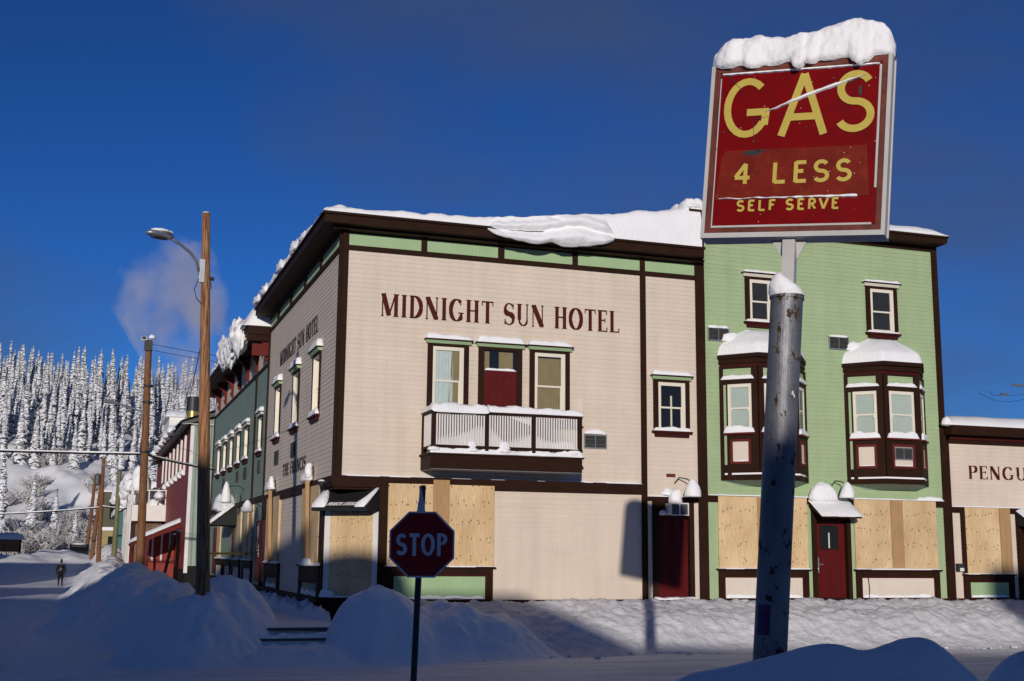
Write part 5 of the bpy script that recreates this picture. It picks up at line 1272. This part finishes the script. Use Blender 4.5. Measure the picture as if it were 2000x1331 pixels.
def f(m):
    m.box(.03, 12, 45.03, 81.9, -1, EZ-.05); m.prism([(.03,45.03,EZ-.06),(6,45.03,EZ+2.1),(12,45.03,EZ-.06)], (0,36.8,0))
rp('wall_core', 'void', f)
def f(m):   # vertical corrugated sheets
    x = .12; k = 0
    while x < 11.9:
        top = EZ+.35*x if x < 6 else EZ+.35*(12-x); w_ = .10 if k % 2 else .17
        d_ = .02 if k % 2 else .07; m.box(x, x+w_, 45.03-d_, 45.03, .2, top, k % 2); x += w_; k += 1
rp('end_wall', ['corr', 'green_dark'], f)
def f(m): m.box(-.06, .14, 44.93, 45.16, -.2, EZ)
rp('corner_board', 'white', f)
def f(m):
    m.prism([(-.55,44.6,EZ-.12),(6,44.6,EZ+2.15),(12.5,44.6,EZ-.12),(12.5,44.6,EZ+.10),(6,44.6,EZ+2.4),(-.55,44.6,EZ+.10)], (0,38,0))
rf = rp('roof', 'grille', f)
def f(m):
    n1, n2 = 90, 14; vs = []; fs = []
    for i in range(n1+1):
        y = 44.55+37.8*i/n1
        for j in range(n2+1):
            t = j/n2; x = -.75+6.9*t**1.5; base = EZ+.10+.35*max(0, x+.55); e = (1-max(0,1-t/.22)**2.2)**.5; th = .14+.42*smooth(46,52,y)*(.8+.5*noise.noise(Vector((x*.9,y*.7,4))))
            vs.append((x-.12*math.sin(y*2)*smooth(47,50,y)*(1 if j == 0 else .3), y, base+th*e+(.1*noise.noise(Vector((x*2,y*1.6,7))) if y > 47 else 0)))
    for i in range(n1):
        for j in range(n2): a = i*(n2+1)+j; fs.append((a, a+n2+1, a+n2+2, a+1))
    m.add(vs, fs); m.box(-.6, 6, 44.55, 44.62, EZ-.0, EZ+.02)
    for k in range(16):
        rr = random.Random(k); y = rr.uniform(48.5, 78); s = rr.uniform(.25,.6); snow_blob(m, (-.75, y, EZ+.1), s*.6, s*1.3, s*.8, k, .35, n=8)
rp('roof_snow', 'snow', f, True)
m = M(); m.tube([(.35,50,8.4),(.35,50,10.2)], .36, 20); fl = m.build('flue', 'brass', RB); m = M(); m.tube([(.35,50,9.6),(.35,50,10.5)], .40, 20); m.build('cap', 'dark_metal', fl)
m = M(); m.box(.2, 2.6, 72, 79, 8.6, 11.5); mo = m.build('roof_monitor', 'white', RB); m = M(); snow_strip(m, Fr((0,72,0),(1,0,0),(0,-1,0)), -.1, 2.9, -7.2, .3, 11.5, .8, 5, nu=24, lump=.08); m.build('snow_cap', 'snow', mo, smooth=True)
for k, y in enumerate((48.6,52.0,55.6,59.4,63.4,67.6,72)):
    m = M(); bx(m, LEFT, y, y+.16, 0, .12, 5.65, 8.0); bx(m, LEFT, y+1.1, y+1.22, 0, .07, 5.65, 8.0); bx(m, LEFT, y+.16, y+1.1, 0, .07, 7.9, 8.0); bx(m, LEFT, y-.05, y+1.3, 0, .16, 5.55, 5.65); w_ = m.build('window', 'white', RB)
    m = M(); bx(m, LEFT, y+.16, y+1.1, 0, .05, 5.65, 7.9); m.build('pane', 'dark_metal', w_); m = M(); snow_blob(m, LEFT(y+.5,.12,5.66), .18, .5, .30, k, .3, n=8); m.build('sill_snow', 'snow', w_, smooth=True)
m = M(); m.prism([(-.02,50.0,2.75),(-2.9,50.0,1.45),(-2.9,50.0,1.30),(-.02,50.0,2.40)], (0,2.6,0)); en = m.build('entrance_roof', 'red_trim', RB)
m = M(); n = 14; vs = []; fs = []
for i in range(n+1):
    for j in range(n+1):
        s, t = i/n, j/n; vs.append((-.02-3.0*s, 49.95+2.7*t, 2.78-1.33*s+.26*(1-s**8)**.5*(1-abs(2*t-1)**6)**.5+.03*noise.noise(Vector((s*5,t*5,1)))))
for i in range(n):
    for j in range(n): a = i*(n+1)+j; fs.append((a, a+n+1, a+n+2, a+1))
m.add(vs, fs); m.build('snow_cap', 'snow', en, smooth=True)
m = M(); m.tube([(-2.75,50.1,-1.2),(-2.75,50.1,1.4)], .07, 8); m.tube([(-2.75,52.4,-1.2),(-2.75,52.4,1.4)], .07, 8); m.build('post', 'red_trim', en)
m = M(); m.box(-1.6, -.03, 54, 62, -1.2, 2.3); rp_ = m.build('porch', 'red_wall', RB); m = M()
for x in (-1.45,-.9,-.4): m.box(x, x+.12, 53.93, 54, .4, 2.2)
m.build('porch_trim', 'white', rp_)
GB = thing('gallery_building', 'white slatted gallery building with a snow-heaped balcony beyond the red building', 'building', (-1.2, 70, 0))
m = M(); m.box(-2.45, -.02, 66, 84, 3.15, 4.30); m.build('balcony_skirt', 'white', GB)
m = M(); m.box(-2.05, -.2, 66.9, 84, -1.2, 3.1); m.build('stone_wall', 'brick', GB)
m = M()
for k in range(26): y = 66+.72*k; m.box(-2.50, -2.42, y, y+.30, -1.1+.0*k, 5.9-.06*k)
m.box(-2.45, -2.40, 66, 84.2, 5.6, 5.75); m.build('slatted_screen', 'white', GB)
m = M(); m.box(-2.4, -.02, 65.95, 66.02, 5.35, 5.42)
for x in (-2.4,-1.3,-.12): m.box(x, x+.08, 65.94, 66.03, 4.3, 5.42)
m.build('railing', 'white', GB)
m = M()
for k in range(22):
    rr = random.Random(k+9); snow_blob(m, (rr.uniform(-2.5,-.4), rr.uniform(66.3,82), rr.uniform(4.4,5.2)), rr.uniform(.3,.8), rr.uniform(.4,1.2), rr.uniform(.4,1.0), k, .35, flat=.8, n=9)
for k in range(9):
    rr = random.Random(k+40); snow_blob(m, (rr.uniform(-3.0,-2.3), rr.uniform(67,82), rr.uniform(5.4,6.5)), .5, .8, rr.uniform(.5,.9), k, .3, flat=.8, n=9)
snow_blob(m, (-1.9,66.6,5.6), .7,.7,1.5, 3, .3, n=10)
m.build('heaped_snow', 'snow', GB, smooth=True)
def gable(name, label, x0, x1, y0, y1, z1, zr, mat, mats='snow'):
    o = thing(name, label, 'building', ((x0+x1)/2, (y0+y1)/2, -.8)); xm = (x0+x1)/2
    m = M(); m.prism([(x0,y0,-1),(x1,y0,-1),(x1,y0,z1),(xm,y0,zr),(x0,y0,z1)], (0,y1-y0,0)); m.build('wall', mat, o)
    m = M(); e = .35; m.prism([(x0-e,y0-e,z1-.2),(xm,y0-e,zr+.06),(x1+e,y0-e,z1-.2),(x1+e,y0-e,z1+.25),(xm,y0-e,zr+.55),(x0-e,y0-e,z1+.25)], (0,y1-y0+2*e,0)); m.build('roof_snow', 'snow', o)
    return o
g = gable('gabled_house', 'small teal gabled building with snow-laden roof behind the white gallery', -2.9, 3.2, 88, 100, 4.3, 6.6, 'teal')
m = M(); snow_blob(m, (-2.7,88.5,5.4), .9,.9,1.2, 3, .3); snow_blob(m, (-1.6,88,6.3), 1.0,.9,1.1, 4, .3); m.build('snow_lumps', 'snow', g, smooth=True)
m = M()
for x in (-2.2,-.9): m.box(x, x+.8, 87.9, 88, 1.2, 2.9)
m.build('window', 'screen', g)
g = thing('tan_building', 'tan building with an olive upper storey and snowy flat roof at the street end', 'building', (-1.5, 112, -.5))
m = M(); m.box(-3.9, 2, 108, 118, -1, 3.1); m.build('lower_wall', 'plaster_tan', g); m = M(); m.box(-3.9, 1.9, 108.1, 117.9, 3.1, 7.0); m.build('upper_wall', 'olive', g)
m = M(); m.box(-4.0, 2.1, 107.9, 118.1, 3.0, 3.35); m.box(-4.0,2.1,107.9,118.1,7.0,7.15); snow_strip(m, Fr((0,108,0),(1,0,0),(0,-1,0)), -4, 2, -6, .1, 7.1, .7, 5, nu=20); m.build('snow_ledge', 'snow', g, smooth=False)
m = M()
for x in (-3.3,-1.9,-.5): m.box(x, x+.9, 107.95, 108.1, 4.2, 6.2); m.box(x, x+.9, 107.9, 108, .6, 2.4)
m.build('window', 'void', g)
hut = thing('shed', 'small dark wooden shed on posts with a thick snow roof, far left', 'shed', (-12.6, 101, .1))
m = M(); m.box(-13.5, -11.35, 100, 101.2, .75, 1.95); m.build('wall', 'pole_wood', hut)
m = M()
for x in (-13.5,-11.45):
    m.box(x, x+.1, 99.9, 99.99, .0, 2.0)
m.build('post', 'bark', hut)
m = M(); snow_strip(m, Fr((0,101.3,0),(1,0,0),(0,-1,0)), -13.8, -11.1, -.2, 1.6, 1.95, .62, 8, nu=26, lump=.1, ls=.8, endp=1.2); m.box(-13.75,-11.15,99.75,101.4,1.9,1.96); m.build('snow_roof', 'snow', hut, smooth=True)
# dark car half hidden behind the far snow
car = thing('parked_car', 'dark parked car partly buried in snow at the far end of the street', 'car', (-6.0, 100.5, .1))
m = M(); pr = [(-1.9,.35),(-1.95,.75),(-1.7,.95),(-1.2,1.0),(-.6,1.42),(.7,1.45),(1.5,1.02),(1.95,.9),(2.0,.4)]
m.prism([(-6.9, 100.5+y, .1+z) for y, z in pr], (1.75,0,0)); m.build('body', 'car_paint', car)
m = M(); m.box(-6.7,-5.35,99.55,99.6,1.18,1.42); m.build('rear_window', 'screen', car)
for x in (-6.92,-5.33):
    for y in (99.2,101.8):
        m = M(); m.tube([(x,y,.42),(x+.2,y,.42)], .32, 14); wh = m.build('wheel', 'rubber', car); m = M(); m.tube([(x-.01,y,.42),(x+.21,y,.42)], .17, 10); m.build('rim', 'metal', wh)
m = M(); snow_blob(m, (-6.0,100.6,1.52), .75,.8,.16, 3, .2, n=8); m.build('snow_cap', 'snow', car, smooth=True)

# ---------------------------------------------------------------- the person walking away
PX, PY = -6.95, 64.3; PZ = gz(PX, PY)+.02
def skin(name, verts, edges, radii, mat, parent, root=0, sub=2):
    me = bpy.data.meshes.new(name); me.from_pydata([Vector(v)+Vector((PX,PY,PZ))-wloc(parent) for v in verts], edges, []); me.materials.append(MT[mat])
    o = bpy.data.objects.new(name, me); COL.objects.link(o); o.parent = parent
    sk = o.modifiers.new('skin', 'SKIN'); sk.use_smooth_shade = True
    if not me.skin_vertices: pass
    for i, r_ in enumerate(radii): me.skin_vertices[0].data[i].radius = r_ if hasattr(r_, '__len__') else (r_, r_)
    me.skin_vertices[0].data[root].use_root = True
    s = o.modifiers.new('sub', 'SUBSURF'); s.levels = sub; s.render_levels = sub
    return o
pn = thing('person', 'person seen from behind in a black hooded winter coat walking away down the snowy street', 'person', (PX, PY, PZ))
V = []; E_ = []; Rr = []
def ch(pts, start=None):
    prev = start
    for p, r_ in pts:
        V.append(p); Rr.append(r_); i = len(V)-1
        if prev is not None: E_.append((prev, i))
        prev = i
    return prev
hip = ch([((0,0,.92), (.16,.12))]); chest = ch([((0,.0,1.12),(.15,.11)), ((0,-.01,1.34),(.18,.12)), ((0,-.01,1.46),(.09,.08)), ((0,0,1.53),(.06,.06)), ((0,.02,1.62),(.085,.10)), ((0,.015,1.72),(.06,.07))], hip)
for sg, st in ((1, .09), (-1, -.10)):
    ch([((.10*sg,0,.84),.10), ((.11*sg,st*.4,.48),.075), ((.11*sg,st,.14),.055), ((.11*sg,st+.02,.06),.055), ((.12*sg,st+.17,.035),.045)], hip)
    sh_ = len(V); end = ch([((.21*sg,-.01,1.40),.075), ((.27*sg,-.03,1.12),.062), ((.27*sg,.06,.88),.045), ((.265*sg,.09,.82),(.035,.045))], 2)
    for k in range(4): ch([((.265*sg+.004*sg,.065+.018*k,.765),.010), ((.262*sg,.07+.018*k,.725-.006*abs(k-1.5)),.009), ((.252*sg,.075+.018*k,.70),.008)], end)
    ch([((.245*sg,.13,.80),.011), ((.235*sg,.135,.765),.009)], end)
skin('body', V, E_, Rr, 'coat', pn)
skin('coat', [(0,0,.62),(0,0,.80),(0,0,1.0),(0,0,1.2),(0,-.01,1.38),(0,-.01,1.48)], [(i,i+1) for i in range(5)], [(.215,.17),(.22,.17),(.20,.155),(.205,.155),(.215,.15),(.10,.10)], 'coat', pn)
skin('hood', [(0,-.07,1.42),(0,-.10,1.50),(0,-.07,1.58)], [(0,1),(1,2)], [(.15,.08),(.12,.09),(.07,.06)], 'fur', pn)
skin('hat', [(0,.02,1.66),(0,.015,1.74),(0,.01,1.80),(0,.01,1.86)], [(0,1),(1,2),(2,3)], [(.10,.115),(.095,.105),(.05,.055),(.035,.035)], 'coat', pn)
m = M(); 
snow_blob(m, (PX,PY+.125,PZ+1.60), .055,.03,.07, 2, .05, n=8); m.build('face', 'skin', pn, smooth=True)
bgp = thing('shoulder_bag', 'small grey bag worn on the back of the walking person', 'bag', (PX-.03, PY-.17, PZ+1.1))
m = M(); m.prism([(PX-.15,PY-.24,PZ+1.00),(PX+.06,PY-.24,PZ+1.05),(PX+.08,PY-.24,PZ+1.17),(PX+.02,PY-.24,PZ+1.26),(PX-.13,PY-.24,PZ+1.18)], (0,.09,0)); m.build('pouch', 'fur', bgp)
m = M(); m.tube([(PX+.02,PY-.19,PZ+1.24),(PX+.16,PY-.12,PZ+1.42),(PX+.17,PY,PZ+1.45)], .015, 6); m.build('strap', 'cable', bgp)

# ---------------------------------------------------------------- hillside
def hillz(x, y):
    s = max(0, y-150)
    rdg = 1-.0016*max(0, x+10)-.00002*x*x*.3
    h = 52*(1-math.exp(-(s/118.)**1.5))*rdg
    h -= max(0, y-330)*.10
    g_ = noise.fractal(Vector((x*.022, y*.010, 1.5)), .9, 2, 4)
    h += (5.0*g_+2.0*noise.noise(Vector((x*.07, y*.03, 4))))*smooth(0, 55, s)+1.3*noise.fractal(Vector((x*.16, y*.10, 3)), .8, 2, 4)*smooth(0, 30, s)
    return .2+h
o = field('hillside', steps((-420,-60,24),(-60,70,170),(70,420,24)), steps((146,340,220),(340,520,16)), hillz, 'hill'); tag(o, None, None, kind='structure')

# trees: five spruce shapes, snow on the upper side of every branch
def spruce(seed, h, w):
    rr = random.Random(seed); c = M(); nw = 34
    for k in range(nw):
        t = k/(nw-1); z = h*(.05+.93*t); rad = w*1.12*(1-t)**.9*(.66+.6*rr.random())+.06
        nb = 8 if t < .7 else 6
        a0 = rr.uniform(0, 6.28); nb += 1
        for b in range(nb):
            if rr.random() < .10: continue
            a = a0+6.283*b/nb+rr.uniform(-.3,.3); r_ = rad*rr.uniform(.65,1.15); dr = r_*rr.uniform(.45,.8)
            ca, sa = math.cos(a), math.sin(a); hw = (.20+.30*rad)*rr.uniform(.7,1.2)
            P = lambda q, s_, zz: (q*ca-s_*sa, q*sa+s_*ca, zz)
            zt = z+.12
            tip = P(r_, 0, z-dr); l = P(r_*.6, hw, z-dr*.55); rg = P(r_*.6, -hw, z-dr*.55); mid = P(r_*.62, 0, z-dr*.35+.10); root = P(.03, 0, zt)
            v0 = len(c.v)
            sn_ = rr.random() < .96
            c.add([root, l, tip, rg, mid, P(.04,0,z-.22), P(r_*.55,0,z-dr*.62-.22)], [(0,1,4),(1,2,4),(2,3,4),(3,0,4)], 0 if sn_ else 1)
            c.add([root, l, tip, rg, P(r_*.45,0,z-dr*.75-.30)], [(0,4,1),(1,4,2),(2,4,3),(3,4,0)], 0 if rr.random() < .24 else 1)
    c.add([(.07*math.cos(q*1.57), .07*math.sin(q*1.57), h*.93) for q in range(4)]+[(0,0,h+.25)], [(0,1,4),(1,2,4),(2,3,4),(3,0,4)], 0)
    tk = M(); tk.tube([(0,0,-.8),(0,0,h*.5),(0,0,h*.96)], [.16,.09,.02], 6)
    return c, tk
protos = []
FOREST = 'snow-laden spruces of the dense hillside stand'
FL = 'narrow snow-laden spruce standing among many others in the dense forest on the hill'
spec = [(11,10.5,1.15),(12,12.0,1.2),(13,8.5,1.05),(14,11.2,1.0),(15,7.0,.95),(16,9.6,1.3)]
for sd_, h, w_ in spec:
    c, tk = spruce(sd_, h, w_); cm = bpy.data.meshes.new('crown'); cm.from_pydata(c.v, [], c.f); cm.materials.append(MT['tree_snow']); cm.materials.append(MT['needle'])
    for i, p in enumerate(cm.polygons): p.material_index = c.mi[i]
    tm = bpy.data.meshes.new('trunk'); tm.from_pydata(tk.v, [], tk.f); tm.materials.append(MT['bark'])
    protos.append((cm, tm))
def tree(k, x, y, s, label, group=None, sx=1.):
    cm, tm = protos[k]; r_ = thing('spruce_tree', label, 'tree', (x, y, hillz(x, y)), group); r_.scale = (s*sx, s*sx, s); r_.rotation_euler = (random.gauss(0,.025), random.gauss(0,.025), random.uniform(0, 6.28))
    for nm, me in (('crown', cm), ('trunk', tm)):
        q = bpy.data.objects.new(nm, me); COL.objects.link(q); q.parent = r_
    return r_
random.seed(77)
def in_view(x, y, mg=0.):
    b = math.degrees(math.atan2(x-CAM.x, y-CAM.y)); return -4.6-mg < b < 6.8+mg
cand = []
y = 205.
while y < 318:
    x = -40.
    while x < 42:
        xx = x+random.uniform(-1.5,1.5); yy = y+random.uniform(-2.4,2.4)
        dens = smooth(204, 232, yy+16*noise.noise(Vector((xx*.07, yy*.03, 2)))-.10*xx)
        if in_view(xx, yy, .3) and random.random() < dens: cand.append((xx, yy))
        x += 2.6
    y += 5.2
cand.sort(key=lambda q: q[1]); rest = cand[272:]; cand = cand[:272]
print('TREES', len(cand), len(rest))
for (x, y) in cand: tree(random.choice((0,1,1,3,5,0,2)), x, y, random.choice((.55,.68,.8,.88,.92,.98,1.06,1.16))*random.uniform(.93,1.07), FL, FOREST, random.uniform(.8,1.2))
if rest:
    m = M()
    for (x, y) in rest:
        cm, _ = protos[random.choice((0,1,3))]; s = random.uniform(.8,1.2); z = hillz(x, y); o0 = len(m.v)
        m.v += [(v.co.x*s+x, v.co.y*s+y, v.co.z*s+z) for v in cm.vertices]; m.f += [tuple(i+o0 for i in p.vertices) for p in cm.polygons]; m.mi += [p.material_index for p in cm.polygons]
    o = m.build('far_forest', ['tree_snow','needle'], None, fixn=False); tag(o, 'continuous snowy forest along the top of the ridge', 'forest', kind='stuff')
for x, y, s, k, lb in ((-13.5,172,.95,2,'lone snowy spruce on the bare slope, second from the left edge'),(-17.6,170,1.15,0,'tall snowy spruce at the left edge, low on the slope'),(-10.2,170,.85,2,'snowy spruce with a long blue shadow on the bare slope, right of two taller ones'),
    (-17.0,160,.8,5,'bushy snowy spruce at the left edge, just above the shed'),(-3.8,168,1.0,0,'slender snowy spruce low on the slope, above the dark parked car'),(4.2,182,1.05,1,'slender snowy spruce rising behind the green lamp post'),
    (6.8,176,.9,3,'snowy spruce on the slope directly behind the far utility poles'),(1.0,163,.8,2,'short snowy spruce at the foot of the slope beside the leaning pole'),(-7.2,161,.7,4,'small snowy spruce among the frosted shrubs, right of the shed'),(3.6,160,.85,0,'snowy spruce at the foot of the hill between the distant poles'),
    (8.6,196,1.0,1,'snowy spruce standing apart on the open slope left of the tall utility pole'),(-1.5,200,.9,3,'snowy spruce at the lower edge of the dense stand')):
    tree(k, x, y, s, lb)
# frosted shrubs along the foot of the hill
def shrub_mesh(seed):
    rr = random.Random(seed); a, b = M(), M()
    for k in range(90):
        an = rr.uniform(0,6.28); ln = rr.uniform(.9,2.3); tilt = rr.uniform(.1,.8); p0 = Vector((rr.uniform(-.5,.5), rr.uniform(-.5,.5), 0)); d = Vector((math.cos(an)*tilt, math.sin(an)*tilt, 1)).normalized(); q = p0
        for s_ in range(3):
            d = (d+Vector((rr.uniform(-.35,.35), rr.uniform(-.35,.35), rr.uniform(-.1,.15)))).normalized(); n_ = q+d*ln/3; w_ = .035*(1-s_*.25); sd = d.cross(Vector((rr.uniform(-1,1), rr.uniform(-1,1), .2))).normalized()*w_
            tgt = a if rr.random() < .72 else b; tgt.add([q-sd, q+sd, n_+sd*.6, n_-sd*.6], [(0,1,2,3)])
            if s_ > 0:
                for _ in range(3): c_ = q.lerp(n_, rr.random()); e_ = c_+Vector((rr.uniform(-.3,.3), rr.uniform(-.3,.3), rr.uniform(-.05,.3))); w2 = Vector((.03,.0,.03)); a.add([c_-w2, c_+w2, e_+w2*.5, e_-w2*.5], [(0,1,2,3)])
            q = n_
    return a, b
sm = []
for s_ in range(3):
    a, b = shrub_mesh(s_); o0 = len(a.v); a.add(b.v, b.f, 1); me = bpy.data.meshes.new('shrub'); me.from_pydata(a.v, [], a.f); me.materials.append(MT['twig']); me.materials.append(MT['twig_dark'])
    for i, p in enumerate(me.polygons): p.material_index = a.mi[i]
    sm.append(me)
random.seed(5)
for k in range(78):
    y = random.uniform(140,170) if k < 62 else random.uniform(168,212); x = CAM.x+(y-CAM.y)*math.tan(R(random.uniform(-4.3,3.2)))
    o = bpy.data.objects.new('shrub', sm[k % 3]); COL.objects.link(o); s = random.uniform(.8,1.7); o.scale = (s*1.2, s*1.2, s); o.location = (x, y, max(hillz(x,y), gz(x,y))-.1); o.rotation_euler = (0,0,random.uniform(0,6.28))
    tag(o, 'frosted bare shrub, one of the many on and below the snowy slope', 'shrub', 'frosted shrubs on and below the slope')

# ---------------------------------------------------------------- unseen buildings added behind the camera, their rooflines shaped to shade the foreground
sa, ca = math.sin(R(SUN_AZ)), math.cos(R(SUN_AZ))
def behind(label, p0, p1, s0, top, ridge=None, depth=7, mat='cream_flat', rnd=False, prof=None):
    """unseen shade caster built as a plain house; p runs across the sunlight, s along it"""
    W3 = lambda p, s, z: Vector((p*ca+s*sa, -p*sa+s*ca, z))
    o = thing('house', label, 'house', W3((p0+p1)/2, s0-depth/2, -1.1)); pr = [(p0,-1.3),(p1,-1.3),(p1,top)]+([((p0+p1)/2,ridge)] if ridge else [])+[(p0,top)]  # house shape added out of view for the shadow it casts
    if prof: pr = [(p0,-1.3),(p1,-1.3)]+prof; rnd = True
    elif rnd: pr = [(p0,-1.3),(p1,-1.3)]+[((p0+p1)/2+(p1-p0)/2*math.cos(math.pi*k/14), top+(ridge-top)*math.sin(math.pi*k/14)) for k in range(15)]
    m = M(); m.prism([W3(p, s0, z) for p, z in pr], W3(0,-depth,0)); m.build('wall', mat, o)
    if rnd: return o
    m = M(); q = [(p0-.2,top),((p0+p1)/2,ridge or top),(p1+.2,top),(p1+.2,top+.25),((p0+p1)/2,(ridge or top)+.3),(p0-.2,top+.25)]
    m.prism([W3(p, s0+.2, z) for p, z in q] if ridge else [W3(p, s0+.2, z) for p, z in (q[0],q[2],q[3],q[5])], W3(0,-depth-.4,0)); m.build('roof_snow', 'snow', o)
    m = M()
    for k in range(3): a = p0+(p1-p0)*(k+.3)/3.2; m.prism([W3(a,s0+.02,.8),W3(a+.9,s0+.02,.8),W3(a+.9,s0+.02,2.2),W3(a,s0+.02,2.2)], W3(0,-.04,0))
    m.build('window', 'screen', o); return o
TE = math.tan(R(SUN_EL)); SB = -50.
def zt(z0): return z0-TE*SB
behind('unseen shade caster shaped as a long flat-roofed hall behind the viewer', -44, -5.0, SB, zt(4.1), mat='cream_flat')
behind('unseen shade caster shaped as a narrow gabled house behind the viewer', -5.1, -1.25, SB, zt(1.9), zt(2.3), mat='green_flat')
behind('small unseen shade caster with a rounded top behind the viewer', -1.3, 1.75, SB, zt(.35), zt(1.25), mat='cream_flat', rnd=True)
behind('unseen shade caster with a sloping top behind the viewer', 1.7, 7.4, SB, zt(.25), mat='soffit_grey', prof=[(7.4,zt(-1.15)),(4.3,zt(.40)),(3.2,zt(.32)),(1.7,zt(.25))])
behind('low flat-topped unseen shade caster behind the viewer', 7.4, 16.8, SB, zt(-1.15), mat='cream_flat')
behind('taller unseen shade caster at the end of the row behind the viewer', 17.3, 30, SB, zt(1.7), mat='red_wall')
for k, (x0, x1, y0, y1, h) in enumerate(((-34,-19,18,27,4.0),(-30,-18,47,55,5.2),(-32,-20,70,84,7.0),(-30,-19,88,99,5.0))):  # unseen blocks put beside the street to band it with shadow
    o = thing('house', ('low house','grey house','tall house','last house')[k]+' added left of the street to cast shade across it, outside the frame', 'house', ((x0+x1)/2, (y0+y1)/2, -1.2))
    m = M(); m.box(x0, x1, y0, y1, -1.6, h); m.build('wall', 'soffit_grey', o); m = M(); m.box(x0-.3, x1+.3, y0-.3, y1+.3, h, h+.5); m.build('roof_snow', 'snow', o)

# ---------------------------------------------------------------- steam rising beyond the roofs
def mat_steam():
    ma = bpy.data.materials.new('steam'); ma.use_nodes = True; n = ma.node_tree.nodes; l = ma.node_tree.links; n.clear()
    o = n.new('ShaderNodeOutputMaterial'); pv = n.new('ShaderNodeVolumePrincipled'); pv.inputs['Color'].default_value = (.93,.90,.95,1); pv.inputs['Anisotropy'].default_value = .0
    t = n.new('ShaderNodeTexCoord'); nz = n.new('ShaderNodeTexNoise'); nz.inputs['Scale'].default_value = .13; nz.inputs['Detail'].default_value = 5; nz.inputs['Roughness'].default_value = .55; l.new(t.outputs['Object'], nz.inputs['Vector'])
    a = n.new('ShaderNodeMapRange'); a.inputs['From Min'].default_value = .46; a.inputs['From Max'].default_value = .82; a.inputs['To Max'].default_value = .32; l.new(nz.outputs['Fac'], a.inputs['Value'])
    l.new(a.outputs[0], pv.inputs['Density']); l.new(pv.outputs[0], o.inputs['Volume']); return ma
MT['steam'] = mat_steam()
m = M(); n = 18
path = [(7.0,140,6,3.4),(6.8,140,14,4.2),(6.3,140,21,5.0),(5.2,140,27,6.0),(3.8,140,33,8.0),(3.2,140,38,7.2),(3.8,140,43,4.2)]
vs = []
for (x, y, z, r_) in path: vs += [(x+r_*math.cos(6.283*k/n)*(1+.2*noise.noise(Vector((k*.9,z*.2,0)))), y+r_*math.sin(6.283*k/n), z) for k in range(n)]
L_ = len(path); m.add(vs, [(i*n+k, i*n+(k+1) % n, (i+1)*n+(k+1) % n, (i+1)*n+k) for i in range(L_-1) for k in range(n)]+[tuple(range(n))[::-1], tuple(range((L_-1)*n, L_*n))])
o = m.build('steam_plume', 'steam'); tag(o, 'pale mauve plume of steam rising behind the wooden lamp pole', 'steam', kind='stuff')
